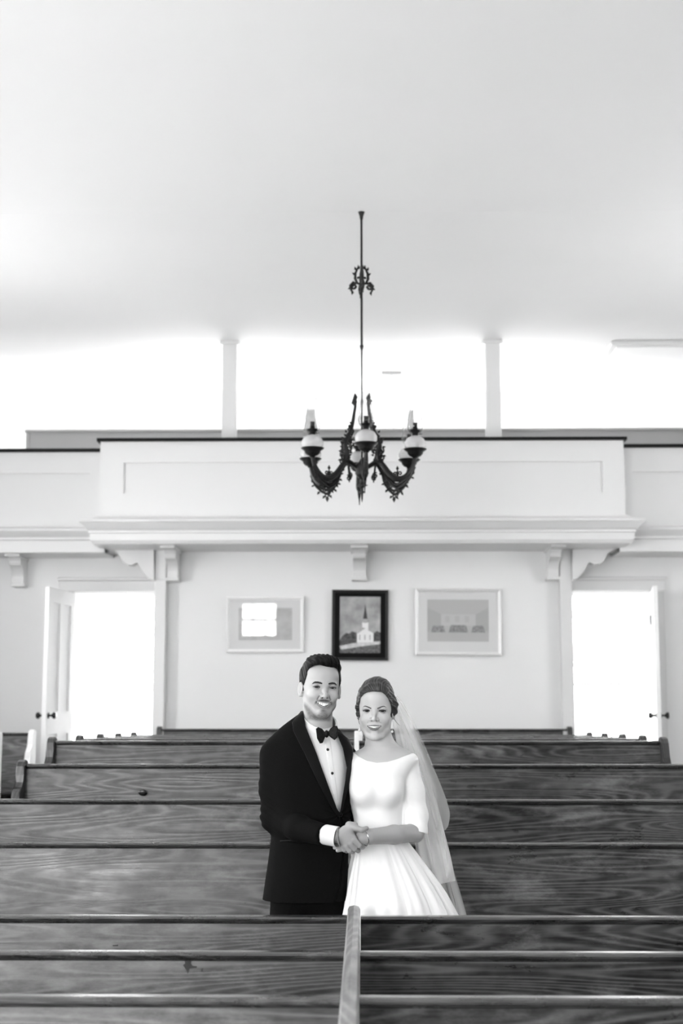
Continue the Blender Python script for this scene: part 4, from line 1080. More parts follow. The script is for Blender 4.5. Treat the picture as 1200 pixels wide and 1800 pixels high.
def g_jacket(P):
    z = P[:, 2]
    t = g_torso(P)
    arm = chain(P, g_arm, [.066, .058, .053, .046, .0385], .02)
    # creases at the elbow and upper sleeve
    q = P-g_arm[2]; u = q@V(0.55, 0, 0.83); rr = np.exp(-(q**2).sum(1)/0.006)
    arm = arm+0.0035*np.sin(u*260)*rr+0.0018*np.sin((P[:, 2]*150)+P[:, 0]*90)*np.exp(-((P-g_arm[1])**2).sum(1)/0.01)
    w = V(*(g_arm[4]-g_arm[3])); w /= np.linalg.norm(w)
    arm = np.maximum(arm, (P-g_arm[4])@w)
    arm2 = chain(P, g_arm2, [.066, .055, .048, .04], .02)
    d = smin(t, arm2, .03)
    # body folds under the button
    bp = W3(596, 1434, -.13); r2 = ((P[:, 0]-bp[0])**2+(P[:, 2]-bp[2])**2)
    ang = np.arctan2(P[:, 2]-bp[2], P[:, 0]-bp[0]); d = d+0.0025*np.sin(ang*9)*np.exp(-r2/0.02)*(P[:, 1] < Y0)
    # opening over the shirt
    v = spoly(P[:, 0], P[:, 2], g_vpoly)
    cut = np.maximum(np.maximum(v, P[:, 1]-(Y0-0.0)), -(t+0.016))
    d = ssub(d, cut, .002)
    # front edge of the closed jacket below the button
    fe = spoly(P[:, 0], P[:, 2], XZ([(596, 1431), (601, 1440), (604, 1500), (598, 1560), (588, 1592), (584, 1592), (594, 1560), (600, 1500), (597, 1440)], -.13))
    d = ssub(d, np.maximum(np.maximum(fe-.0003, P[:, 1]-Y0), -(t+0.004)), .002)
    nk = cap(P, g_neck0, g_neck1, .068, .076); d = ssub(d, nk, .003)
    d = smin(d, arm, 0.022)
    # armhole seam
    return d
def g_lapel(P):
    t = g_torso(P); v = spoly(P[:, 0], P[:, 2], g_vpoly)
    la = spoly(P[:, 0], P[:, 2], XZ([(529, 1247), (521, 1256), (511, 1270), (514, 1285), (535, 1325), (561, 1380), (585, 1425), (596, 1438), (598, 1431), (592, 1423), (578, 1385), (556, 1325), (536, 1278)], -.13))
    lb = spoly(P[:, 0], P[:, 2], XZ([(588, 1282), (597, 1287), (612, 1300), (620, 1316), (619, 1345), (612, 1385), (603, 1418), (598, 1434), (597, 1431), (601, 1405), (606, 1375), (609, 1350), (602, 1316), (592, 1292)], -.13))
    return np.maximum(np.maximum(np.minimum(la, lb), np.abs(t-0.0025)-0.0045), P[:, 1]-Y0)
def g_shirt(P):
    t = g_torso(P, -0.011); v = spoly(P[:, 0], P[:, 2], g_vpoly)
    pl_ = spoly(P[:, 0], P[:, 2], XZ([(568, 1290), (578, 1290), (597, 1431), (592, 1431)], -.13))
    t = t-0.0014*(pl_ < 0)
    return np.maximum(np.maximum(np.maximum(v-0.012, P[:, 1]-Y0), -(t+0.01)), t)
na = (g_neck0-g_neck1)/np.linalg.norm(g_neck0-g_neck1)
c_c = W3(562, 1274, 0.0)
def g_collar(P):
    q = P-c_c; h = q@na; rad = np.sqrt(np.maximum(((q-h[:, None]*na)**2).sum(1), 0))
    tilt = (P[:, 1]-c_c[1])
    hh = h-0.42*tilt+0.28*(P[:, 0]-c_c[0])
    cone = np.abs(rad-(0.0675-0.16*np.minimum(hh, .03)))-0.0028
    d = np.maximum(cone, np.abs(hh-0.0)-0.024)
    # folded points at the front
    pt = spoly(P[:, 0], P[:, 2], XZ([(541, 1262), (532, 1262), (545, 1297), (566, 1290)], -.13))
    pt2 = spoly(P[:, 0], P[:, 2], XZ([(584, 1270), (592, 1276), (592, 1294), (576, 1290)], -.13))
    return d-0.0004
g_root = None
def in_ell(L_, c, r): return (((L_-np.array(c))/np.array(r))**2).sum(1)
def g_tone(v):
    L_ = Hg.loc(v); t = np.where((v[:, 2] < W3(600, 1400)[2]), 0.34, 0.45); ax_ = np.abs(L_[:, 0]); p = gm
    hd = np.clip((L_[:, 2]+132)/10, 0, 1)
    # beard shadow: jaw, chin, moustache
    n = 0.5+0.5*np.sin(L_[:, 0]*2.1+3*np.sin(L_[:, 2]*1.3))*np.sin(L_[:, 2]*2.3+2*np.sin(L_[:, 0]*1.7))
    jaw = np.clip((-(L_[:, 2])-78-14*np.exp(-((ax_-24)/14)**2)+26*np.clip((ax_-30)/35, 0, 1)**1.5)/16, 0, 1)*(L_[:, 1] < 75)*hd*np.clip((75-L_[:, 1])/20, 0, 1)
    t = t*(1-jaw*(0.40+0.26*n))
    mus = np.exp(-((L_[:, 2]+50-0.004*ax_**2*-1-0)/5.5)**2)*np.clip((38-ax_)/8, 0, 1)*(L_[:, 1] < 30)
    zz = -49.5-0.009*ax_**2; mus = np.exp(-np.abs((L_[:, 2]-zz)/6.4)**3)*np.clip((36-ax_)/6, 0, 1)*(L_[:, 1] < 30)*np.clip((ax_+3)/4, 0.55, 1)
    t = t*(1-mus*0.88)
    sp = np.exp(-((L_[:, 2]+87)/5)**2-(ax_/10)**2)*(L_[:, 1] < 30); t = t*(1-0.5*sp)
    lz1, lz0 = Hg.lipz(L_[:, 0], 1), Hg.lipz(L_[:, 0], -1)
    inside = (L_[:, 2] < lz1+0.3) & (L_[:, 2] > lz0-0.3) & (ax_ < p['mw']) & (L_[:, 1] > Hg.lipy(L_[:, 0])+1.0) & (L_[:, 1] < 40)
    lip = ((L_[:, 2] < lz1+4) & (L_[:, 2] > lz1-1) | (L_[:, 2] > lz0-7.5) & (L_[:, 2] < lz0+1)) & (ax_ < p['mw']*0.93) & (L_[:, 1] < 22)
    t = np.where(lip, 0.27, t); t = np.where(inside, 0.01, t)
    rim = np.exp(-((L_[:, 2]-0)/9)**2-((ax_-30)/17)**2)*(L_[:, 1] < 30); t = t*(1-0.42*rim)  # eye socket shade put into the skin tone
    nos = in_ell(np.stack([ax_, L_[:, 1], L_[:, 2]], 1), (7.5, -15, gm['nz']-5.5), (5, 8, 4)) < 1; t = np.where(nos, 0.06, t)
    return t
# hands: the groom's right hand closes over the bride's left
def g_hand(P):
    w0 = W3(584, 1470, -.236); w1 = W3(596, 1470, -.243)
    d = cap(P, W3(560, 1466, -.225), w1, .027, .0255)
    d = smin(d, ell(P, W3(609, 1467, -.250), V(.030, .017, .034)), .012)
    for kx, ky, kd in ((622, 1453, -.252), (622, 1474, -.256), (616, 1482, -.254), (608, 1486, -.25)): d = smin(d, cap(P, w1, W3(kx, ky, kd), .017, .0115), .009)
    def fing(pts, rs): return chain(P, [W3(*q) for q in pts], rs, .003)
    th = fing([(614, 1451, -.250), (626, 1456, -.262), (636, 1459, -.268), (644, 1456, -.262)], [.0125, .0115, .0098, .0080])
    d = smin(d, th, .006)
    d = smin(d, cap(P, W3(612, 1449, -.246), W3(624, 1450, -.252), .010, .010), .006)
    f = fing([(622, 1476, -.258), (631, 1486, -.254), (637, 1489, -.232), (633, 1484, -.214)], [.0105, .0098, .0088, .0075]); d = smin(d, f, .004)
    f = fing([(615, 1483, -.256), (623, 1492, -.250), (629, 1495, -.228), (627, 1490, -.210)], [.0105, .0098, .0088, .0075]); d = smin(d, f, .003)
    f = fing([(608, 1487, -.252), (614, 1495, -.246), (619, 1497, -.224), (618, 1492, -.208)], [.0100, .0092, .0082, .0072]); d = smin(d, f, .003)
    f = fing([(601, 1486, -.246), (605, 1494, -.240), (609, 1496, -.220), (610, 1492, -.206)], [.0090, .0082, .0074, .0065]); d = smin(d, f, .003)
    return d
def b_fore(P):
    el = W3(729, 1464, -.05); wr = W3(648, 1470.5, -.215)
    d = chain(P, [W3(726, 1410, .01), el, W3(692, 1467, -.13), wr], [.034, .0325, .0335, .0275], .012)
    d = smin(d, chain(P, [wr, W3(634, 1473, -.225), W3(618, 1478, -.218)], [.024, .021, .019], .01), .012)
    d = smin(d, ell(P, W3(632, 1475, -.228), V(.022, .014, .022)), .008)
    def fing(pts, rs): return chain(P, [W3(*q) for q in pts], rs, .003)
    for i, (a, b, c) in enumerate((((620, 1468, -.215), (604, 1472, -.212), (592, 1480, -.214)), ((619, 1474, -.212), (602, 1479, -.210), (589, 1484, -.214)), ((619, 1481, -.212), (603, 1486, -.212), (588, 1490, -.218)), ((620, 1486, -.214), (606, 1492, -.216), (593, 1495, -.222)))):
        d = smin(d, fing([a, b, c], [.0085, .0078, .0068]), .003)
    d = smin(d, fing([(632, 1464, -.225), (622, 1455, -.230), (616, 1449, -.232)], [.011, .009, .0075]), .005)
    return d
# legs, feet and hidden limbs complete each figure
def legs(P, hips, knees, ankles, toes, r):
    d = None
    for h_, k_, a_, t_ in zip(hips, knees, ankles, toes):
        e = chain(P, [h_, k_, a_], [r[0], r[1], r[2]], .03); e = smin(e, cap(P, a_+V(0, .03, -.03), t_, .036, .030), .02)
        d = e if d is None else smin(d, e, .03)
    return d
zf0 = FZ0
gx, gz_ = W3(545, 1560, 0)[0], W3(545, 1560, 0)[2]
g_h = [V(gx-.060, Y0, gz_-.02), V(gx+.060, Y0+.01, gz_-.02)]; g_k = [V(gx-.10, Y0-.01, zf0+.50), V(gx+.10, Y0, zf0+.50)]
g_a = [V(gx-.11, Y0+.02, zf0+.09), V(gx+.11, Y0+.03, zf0+.09)]; g_t = [V(gx-.13, Y0-.13, zf0+.036), V(gx+.14, Y0-.12, zf0+.036)]
def g_bodycore(P):
    d = np.maximum(g_torso(P, -.035), gz_+.02-P[:, 2]); d = smin(d, chain(P, g_arm, [.05, .044, .038, .030, .022], .006), .008); d = smin(d, chain(P, g_arm2, [.05, .044, .036, .028], .02), .03)
    d = smin(d, legs(P, g_h, g_k, g_a, g_t, (.066, .055, .040)), .04)
    hb = W3(700, 1452, .165); d = smin(d, ell(P, hb, V(.045, .014, .03)), .015)
    for i in range(4): d = smin(d, cap(P, hb+V(.03, 0, .022-i*.015), hb+V(.085-.006*abs(i-1), -.01, .026-i*.018), .009, .0075), .004)
    d = smin(d, cap(P, hb+V(.0, 0, .02), hb+V(.04, -.01, .055), .011, .009), .006)
    d = smin(d, cap(P, g_neck0, g_neck1, .05, .055), .03)
    return d
h1, h2 = 0.0017, 0.006
hb0, hb1 = Hg.wor(V(0, 90, 130))[0], g_neck1
partsA = [mesh_sdf(g_head, [Hg.o[0]-.11, Hg.o[1]-.045, g_neck1[2]+.0], [Hg.o[0]+.11, Hg.o[1]+.21, Hg.o[2]+.135], h1)]
partsA.append(bbox_mesh(g_hand, [W3(566, 1445, -.27), W3(650, 1505, -.19)], .012, 0.0014))
lo_ = [gx-.26, Y0-.30, zf0-.005]; hi_ = [gx+.50, Y0+.32, g_neck0[2]]
partsA.append(mesh_sdf(g_bodycore, lo_, hi_, h2, 1))
groom = np_object('person', partsA, M_skin, None, g_tone)
tag(groom, 'man in a black tuxedo and bow tie, smiling, holding the hand of the bride', 'person')
def kid(name, f, lo, hi, h, m, par, colour=None): return np_object(name, [mesh_sdf(f, lo, hi, h)], m, par, colour)
xl, xr = W3(445, 1400)[0], W3(650, 1400)[0]
zt_, zb_ = W3(500, 1235)[2], W3(500, 1587.5, -.1)[2]
kid('jacket', g_jacket, [xl, Y0-.32, zb_], [W3(705, 1400, .15)[0], Y0+.26, zt_], .0034, M_suit, groom)
kid('shirt', g_shirt, [W3(520, 1300)[0], Y0-.16, W3(500, 1436)[2]], [W3(620, 1300)[0], Y0, W3(500, 1250)[2]], .0022, M_shirt, groom)
kid('lapels', g_lapel, [W3(500, 1300)[0], Y0-.16, W3(500, 1445)[2]], [W3(630, 1300)[0], Y0, W3(500, 1248)[2]], .0018, M_satin, groom)
kid('collar', g_collar, c_c-.11, c_c+.11, .0018, M_shirt, groom)
def g_cuff(P):
    a, b = g_arm[4]-0.03*(g_arm[4]-g_arm[3])/np.linalg.norm(g_arm[4]-g_arm[3]), W3(593, 1471, -.243)
    w = (b-a)/np.linalg.norm(b-a); d = cap(P, a, b, .0365, .0365)
    return np.maximum(np.maximum(d, -(d+.003)), (P-b)@w)
kid('shirt_cuff', g_cuff, W3(560, 1500, -.33), W3(605, 1440, -.15), .0016, M_shirt, groom)
def g_bow(P):
    yb = Y0-.118; x, z = P[:, 0], P[:, 2]; c = W3(574, 1290, -.11)
    a = spoly(x, z, XZ([(572, 1288), (566, 1281), (559, 1278), (555, 1281), (556, 1289), (557, 1298), (562, 1307), (567, 1306), (570, 1299), (572, 1294)], -.12))
    b = spoly(x, z, XZ([(576, 1287), (581, 1280), (586, 1276), (592, 1276), (595, 1283), (593, 1290), (593, 1296), (588, 1301), (582, 1297), (577, 1293)], -.12))
    w = np.minimum(a, b); dist = np.abs(x-c[0])
    th = .005+.22*np.clip(dist, 0, .04); fold = 0.0
    d1 = smax(w, np.abs(P[:, 1]-yb)-th+fold, .006)
    kn = ell(P, np.array([c[0], yb-.006, c[2]]), V(.009, .010, .014))
    return smin(d1, kn, .002)
kid('bow_tie', g_bow, [W3(552, 1290)[0]-.006, Y0-.15, W3(570, 1310)[2]], [W3(598, 1290)[0]+.006, Y0-.085, W3(570, 1271)[2]], .0013, M_bow, groom)
for px, py in ((575.5, 1318), (583.5, 1359.5)):
    c = W3(px, py, -.12); bm = bmesh.new(); lathe(bm, [(0, .0025), (.0045, .002), (.0056, 0), (.0045, -.002)], seg=20, M=Matrix.Translation((c[0], c[1], c[2])) @ Matrix.Rotation(HP, 4, 'X'))
    y = Y0-.14
    for _ in range(60):
        if g_shirt(np.array([[c[0], y, c[2]]]))[0] < 0.001: break
        y += .001
    for v in bm.verts: v.co.y += (y-c[1])
    from_bm('shirt_stud', bm, M_black, groom, True)
def surf_y(f, x, z, y0):
    y = y0
    for _ in range(300):
        if f(np.array([[x, y, z]]))[0] < 0.0006: break
        y += .001
    return y
c = W3(597.5, 1433, -.13); y = surf_y(g_jacket, c[0], c[2], Y0-.2)
bm = bmesh.new(); lathe(bm, [(0, .003), (.007, .003), (.0085, 0), (.007, -.002)], seg=20, M=Matrix.Translation((c[0], y, c[2])) @ Matrix.Rotation(HP, 4, 'X')); from_bm('jacket_button', bm, M_satin, groom, True)
# pocket welt
pw = [W3(px, py, -.13) for px, py in ((492, 1480), (508, 1478), (525, 1477))]
bm = bmesh.new(); tube(bm, [(p[0], surf_y(g_jacket, p[0], p[2], Y0-.2), p[2]) for p in pw], .0035, 6); from_bm('pocket_welt', bm, M_satin, groom, True)
# trousers and shoes
def g_trou(P):
    d = legs(P, g_h, g_k, g_a, [q+V(0, .1, .04) for q in g_t], (.088, .070, .056)); d = smin(d, ell(P, V(gx, Y0+.01, gz_+.02), V(.132, .115, .13)), .03)
    return np.maximum(d, zf0+.05-P[:, 2])
kid('trousers', g_trou, [gx-.25, Y0-.2, zf0+.02], [gx+.25, Y0+.22, gz_+.10], .006, M_suit, groom)
for q, a_ in zip(g_t, g_a):
    def g_shoe(P): return np.maximum(smin(cap(P, a_+V(0, .035, -.045), q, .046, .040), cap(P, a_+V(0, .02, .0), a_+V(0, .02, -.04), .044, .044), .02), zf0+.001-P[:, 2])
    kid('shoe', g_shoe, [a_[0]-.12, Y0-.24, zf0-.01], [a_[0]+.12, Y0+.15, zf0+.14], .005, M_leather, groom)
# hair
g_face = [(-69, -14), (-68, 16), (-63, 52), (-55, 71), (-42, 80), (-24, 84), (0, 79), (20, 77), (36, 77), (50, 71), (57, 48), (62, 20), (64, -14), (66, -150), (-66, -150)]
def g_htone(v):
    L_ = Hg.loc(v); x, y, z = L_[:, 0], L_[:, 1], L_[:, 2]
    ph = x*0.34+0.12*z+2.2*np.sin(y/24)+1.3*np.sin(z/19)
    s = 0.5+0.5*np.sin(ph*3.3+1.2*np.sin(ph*.7)); s2 = 0.5+0.5*np.sin(ph*1.0+0.6); s3 = 0.5+0.5*np.sin(ph*6.1+y*.05)
    return 0.003+0.022*s**3*s2+0.006*s3**2
def g_hair(P):
    L_ = Hg.loc(P); x, y, z = L_[:, 0], L_[:, 1], L_[:, 2]
    d = ell(L_, V(0, 92, 36), V(80, 104, 88))
    d = smin(d, chain(L_, [(-52, 40, 82), (-28, 16, 98), (6, 8, 104), (36, 18, 98), (56, 40, 78)], [14, 19, 20, 18, 14], 8), 14)
    d = smin(d, ell(L_, V(-10, 60, 92), V(58, 55, 34)), 12)
    # combed locks
    ph = x*0.34+0.12*z+2.2*np.sin(y/24)+1.3*np.sin(z/19)
    d = d+1.1*np.sin(ph)*np.clip((z-10)/40, 0.25, 1)+0.55*np.sin(ph*2.7+y*0.1)
    part = cap(L_, V(-52, 22, 82), V(-20, 60, 122), 3, 3); d = ssub(d, part, 4)
    f = spoly(x, z, g_face)
    d = ssub(d, np.maximum(f, y-72), 5)
    low = np.where(y < 78, -14, np.where(y < 100, -14-0*(y), -14))
    cut = np.where(y < 92, -16-z, -16-(y-92)*1.2-z); cut = np.where(y > 140, -74-z, cut)
    d = smax(d, cut, 5)
    ear = ell(np.stack([np.abs(x), y, z], 1), V(78, 84, -16), V(14, 20, 34)); d = ssub(d, ear, 3)
    return d*MM
kid('hair', g_hair, Hg.o-np.array([.12, .05, .10]), Hg.o+np.array([.12, .22, .15]), .0016, M_hair_g, groom, g_htone)
extras(Hg, groom, M_brow_g, M_iris_g, [(12, 14, 2.2), (18, 16, 3.6), (28, 18, 4.0), (38, 17.5, 3.4), (44, 14, 2.0), (47, 11, 1.0)], 2.2)
# cord bracelet
c = W3(597, 1471, -.243); ww = W3(609, 1467, -.25)-W3(584, 1470, -.236); ww /= np.linalg.norm(ww)
u_ = np.cross(ww, V(0, 1, 0)); u_ /= np.linalg.norm(u_); v_ = np.cross(ww, u_)
bm = bmesh.new(); tube(bm, [c+(u_*math.cos(t)*1.12+v_*math.sin(t)*0.98)*.0300 for t in np.linspace(0, 2*math.pi, 29)[:-1]], .0035, 8, True); from_bm('cord_bracelet', bm, M_rope, groom, True)

# ---------------------------------------------------------------- bride
bmr = dict(k=0.95, cw=70, fw=60, fh=84, fz=-22, jaw=[(54, 80, -38), (47, 62, -68), (26, 32, -96), (8, 18, -103)], jr=[10, 11, 12, 12], chz=-101, chr=13.5, cheek=(36, 16, -32), cr=20,
           br=5.5, nz=-35, nt=8.6, nw=12.5, mw=29.5, zu=-59, zl=-68, zc=-58.5, ly=-5, lc=11, lr=3.0, lr2=5.0, ty=2.6, ew=15, eh=3.6, es=0.7, nf=0.35)
Hb = Head(W3(657.6, 1250, -0.085), rotm(math.radians(-4), math.radians(1), math.radians(0.5)), bmr)
b_neck0 = Hb.wor(V(4, 84, -58))[0]; b_neck1 = W3(672, 1332, 0.02)
b_rows = [(1312, 672, .02, 26, .050), (1320, 672, .015, 48, .062), (1327, 671, .01, 62, .075), (1336, 669, .0, 66, .088), (1350, 666, -.0, 60, .098), (1370, 661, -.01, 51, .112), (1390, 660, -.005, 50, .112),
          (1412, 662, -.0, 47, .102), (1440, 665, 0, 42, .094), (1470, 666, 0, 45, .098)]
bR = rows_w(b_rows, nsm=3)
def b_torso(P, grow=0.0): return loft(P, [(z, cx, cy, a+grow, b+grow) for z, cx, cy, a, b in bR], 2.15)
b_arm = [W3(712, 1346, .015), W3(722, 1392, .005), W3(729, 1432, -.01), W3(731, 1470, -.045)]
b_armR = [W3(630, 1346, .05), W3(610, 1400, .18), W3(585, 1440, .215), W3(540, 1440, .20)]
def b_skin(P):
    d = smin(Hb.sdf(P), cap(P, b_neck0, b_neck1, .049, .055), .014)
    t = b_torso(P, -.007)
    # trapezius and collarbones
    d2 = smin(t, chain(P, [W3(640, 1334, .03), W3(672, 1318, .03), W3(708, 1334, .03)], [.035, .042, .035], .02), .02)
    d = smin(d, d2, .030)
    return d
nk_poly = XZ([(612, 1318), (619, 1322), (630, 1330), (645, 1337.5), (662, 1341), (680, 1339.5), (697, 1335), (716, 1328), (737, 1321), (740, 1318), (740, 1240), (612, 1240)], -.09)
def b_dress_top(P):
    t = b_torso(P)
    for q in (641, 683): t = smin(t, ell(P, W3(q, 1389, -.085), V(.052, .052, .058)), .03)
    sl = chain(P, [b_arm[0], b_arm[1], b_arm[2], b_arm[3]], [.052, .050, .047, .045], .02)
    a, b = W3(703, 1449, -.04), W3(746, 1464, -.05); n_ = np.array([-(b-a)[2], 0, (b-a)[0]]); n_ /= np.linalg.norm(n_)
    if n_[2] < 0: n_ = -n_
    sl = np.maximum(sl, -((P-a)@n_))
    sl = sl+.0012*np.sin(P[:, 2]*120+P[:, 0]*160)*np.exp(-((P-b_arm[2])**2).sum(1)/.006)
    fo = chain(P, [b_arm[1], b_arm[2], b_arm[3]], [.042, .040, .039], .02)
    slr = chain(P, b_armR, [.052, .046, .042, .04], .02)
    d = smin(smin(t, slr, .02), sl, .012)
    # armhole and princess seams
    s1 = chain(P, [W3(701, 1352, -.08), W3(697, 1385, -.10), W3(703, 1430, -.09)], [.0016]*3, .001)
    s2 = chain(P, [W3(699, 1372, -.13), W3(683, 1385, -.14), W3(672, 1410, -.12), W3(671, 1462, -.11)], [.0008]*4, .001)
    nk = spoly(P[:, 0], P[:, 2], nk_poly)
    d = ssub(d, nk, .003); d = ssub(d, s1, .003); d = ssub(d, s2, .002)
    # hollow where the neck and arm come out
    return d
def b_waistcut(P):
    return np.maximum(b_dress_top(P), W3(664, 1468)[2]-P[:, 2])
def b_tone(v):
    L_ = Hb.loc(v); t = np.full(len(v), 0.52); ax_ = np.abs(L_[:, 0]); p = bmr
    lz1, lz0 = Hb.lipz(L_[:, 0], 1), Hb.lipz(L_[:, 0], -1)
    fr_ = L_[:, 1] < 25
    inside = (L_[:, 2] < lz1+0.3) & (L_[:, 2] > lz0-0.3) & (ax_ < p['mw']) & (L_[:, 1] > Hb.lipy(L_[:, 0])+1.0) & (L_[:, 1] < 40)
    lip = ((L_[:, 2] < lz1+4.2*(1-(ax_/p['mw'])**2)+.8) & (L_[:, 2] > lz1-1) | (L_[:, 2] > lz0-8.5*(1-(ax_/p['mw'])**2)-.5) & (L_[:, 2] < lz0+1)) & (ax_ < p['mw']*0.97) & fr_
    t = np.where(lip, 0.17, t); t = np.where(inside, 0.01, t)
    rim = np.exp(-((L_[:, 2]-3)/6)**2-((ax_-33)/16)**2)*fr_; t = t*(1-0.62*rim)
    nos = in_ell(np.stack([ax_, L_[:, 1], L_[:, 2]], 1), (7.5, -15, p['nz']-5.5), (4.6, 8, 3.6)) < 1; t = np.where(nos, 0.10, t)
    hand = v[:, 2] < W3(664, 1400)[2]
    return np.where(hand, 0.40, t)
bxc = W3(668, 1560)[0]; bz_ = W3(668, 1520)[2]
b_h = [V(bxc-.025, Y0+.03, bz_-.06), V(bxc+.085, Y0+.03, bz_-.06)]; b_k = [V(bxc-.05, Y0-.01, zf0+.48), V(bxc+.07, Y0-.01, zf0+.48)]
b_a = [V(bxc-.07, Y0+.01, zf0+.10), V(bxc+.07, Y0+.01, zf0+.10)]; b_t = [V(bxc-.08, Y0-.12, zf0+.035), V(bxc+.08, Y0-.12, zf0+.035)]
def b_core(P):
    d = b_torso(P, -.03); d = smin(d, chain(P, b_arm, [.036, .034, .030, .024], .01), .01); d = smin(d, chain(P, b_armR, [.042, .038, .033, .025], .02), .02)
    hb = W3(533, 1440, .185); d = smin(d, ell(P, hb, V(.040, .013, .027)), .015)
    for i in range(4): d = smin(d, cap(P, hb+V(-.03, 0, .020-i*.013), hb+V(-.075+.005*abs(i-1), -.008, .023-i*.016), .008, .0065), .004)
    d = smin(d, cap(P, hb+V(0, 0, .015), hb+V(-.035, -.01, .045), .010, .008), .006)
    d = smin(d, ell(P, V(bxc+.025, Y0+.03, bz_-.02), V(.09, .07, .12)), .02)
    d = smin(d, legs(P, b_h, b_k, b_a, b_t, (.062, .048, .036)), .02)
    return d
partsB = [mesh_sdf(b_skin, [W3(606, 1300)[0], Hb.o[1]-.055, W3(660, 1362)[2]], [W3(742, 1300)[0], Hb.o[1]+.21, Hb.o[2]+.13], h1)]
partsB.append(bbox_mesh(b_fore, [W3(584, 1445, -.25), W3(750, 1505, .02), W3(700, 1430, .02)], .014, 0.0015))
partsB.append(mesh_sdf(b_core, [bxc-.50, Y0-.25, zf0-.005], [bxc+.30, Y0+.30, W3(660, 1350)[2]], h2, 1))
bride = np_object('person', partsB, M_skin, None, b_tone)
tag(bride, 'woman in a white wedding dress and veil, hair pinned up, smiling beside the man', 'person')
kid('dress_bodice', b_waistcut, [W3(600, 1300)[0]-.25, Y0-.19, W3(660, 1470)[2]], [W3(756, 1300)[0], Y0+.27, W3(660, 1312)[2]], .0024, M_dress, bride)
# skirt: pleated surface of revolution with deep soft folds, thick cloth
def skirt():
    NT, NZ = 420, 60; vs = []
    zt = W3(664, 1464)[2]; zb2 = zf0+.006; rnd2 = random.Random(7)
    ph = [rnd2.uniform(0, 6.28) for _ in range(8)]
    zed = [(1464, 622, 709), (1478, 624, 716), (1500, 619, 733), (1540, 610, 762), (1575, 603, 785), (1610, 595, 803)]
    zz_ = [W3(660, a)[2] for a, _, _ in zed]; xl_ = [W3(b, a)[0] for a, b, _ in zed]; xr_ = [W3(c_, a)[0] for a, _, c_ in zed]
    for j in range(NZ+1):
        s = j/NZ; z = zt+(zb2-zt)*s
        if z > zz_[-1]: l = np.interp(-z, [-q for q in zz_], xl_); r = np.interp(-z, [-q for q in zz_], xr_)
        else:
            e = (zz_[-1]-z); l = xl_[-1]-e*0.22; r = xr_[-1]+e*0.28
        cx_ = (l+r)/2; a = (r-l)/2; b = .100+min(.17, .30*(zt-z)) + .10*(s**1.5)
        b = min(b, .27); amp = min(1, (zt-z)/.20)
        for i in range(NT):
            th = 2*math.pi*i/NT
            w = 13*th+1.2*math.sin(3*th+ph[0])+0.4*math.sin(5*th+ph[1])
            pl = (abs(math.sin(w/2+ph[2]*0))**0.7-0.6)
            pl += 0.35*math.sin(2.3*w+ph[3])*0.5
            k_ = 1+amp*0.085*pl*(1-0.25*s)
            fr2 = 1.0
            vs.append((cx_+a*k_*math.cos(th), Y0+.0+b*k_*math.sin(th), z))
    v = np.array(vs); f = []
    i = np.arange(NT); i2 = (i+1) % NT
    for j in range(NZ): f.append(np.stack([j*NT+i, (j+1)*NT+i, (j+1)*NT+i2, j*NT+i2], 1))
    return v, np.concatenate(f)
o = np_object('dress_skirt', [skirt()], M_dress, bride)
sm = o.modifiers.new('thickness', 'SOLIDIFY'); sm.thickness = 0.002
# waist band
b_face = [(-62, -34), (-64, 20), (-57, 50), (-45, 66), (-28, 75), (-6, 78), (10, 77), (28, 76), (42, 66), (54, 50), (62, 30), (67, 5), (68, -34), (62, -150), (-62, -150)]
def b_phase(x, y, z):
    ang = np.arctan2(x-6, z-30+0.25*y); return ang*17+2.0*np.sin(y/22)+0.8*np.sin(z/13)
def b_htone(v):
    L_ = Hb.loc(v); x, y, z = L_[:, 0], L_[:, 1], L_[:, 2]; ph = b_phase(x, y, z)
    s = 0.5+0.5*np.sin(ph*3.1+np.sin(ph*.6)); s2 = 0.5+0.5*np.sin(ph+.5); s3 = 0.5+0.5*np.sin(ph*6.7+y*.06)
    return 0.012+0.06*s**2*(.3+.7*s2)+0.03*s3**2
def b_hair(P):
    L_ = Hb.loc(P); x, y, z = L_[:, 0], L_[:, 1], L_[:, 2]
    d = ell(L_, V(0, 92, 44), V(77, 104, 86))
    d = smin(d, ell(L_, V(8, 80, 92), V(52, 62, 44)), 18)
    d = smin(d, chain(L_, [(-46, 34, 70), (-20, 20, 88), (12, 18, 92), (40, 30, 80)], [13, 17, 18, 15], 8), 12)
    d = smin(d, ell(L_, V(14, 158, 10), V(62, 46, 62)), 16)
    d = smin(d, chain(L_, [(60, 66, 56), (70, 80, 28), (70, 92, 0), (66, 100, -18)], [16, 19, 18, 12], 8), 10)
    d = smin(d, chain(L_, [(-58, 62, 48), (-66, 76, 16), (-66, 84, -14), (-66, 84, -30)], [13, 15, 12, 7], 8), 10)
    # swept locks running back from the hairline
    ph = b_phase(x, y, z)
    d = d+0.95*np.sin(ph)*np.clip((z+20)/40, .4, 1)+.45*np.sin(ph*2.6+y*.08)+1.2*np.sin(z*0.28+y*.2)*np.clip((x-40)/20, 0, 1)
    f = spoly(x, z, b_face); d = ssub(d, np.maximum(f, y-60), 5)
    cut = np.where(y < 96, -40-z, -48-z); d = smax(d, cut, 8)
    return d*MM*.95
kid('hair', b_hair, Hb.o-np.array([.11, .05, .08]), Hb.o+np.array([.12, .22, .155]), .0016, M_hair_b, bride, b_htone)
extras(Hb, bride, M_brow_b, M_iris_b, [(12, 10.5, 2.0), (18, 13, 2.2), (26, 16.5, 2.1), (34, 19, 1.8), (40, 19, 1.4), (47, 14.5, .7)], 3.0, 2.5)
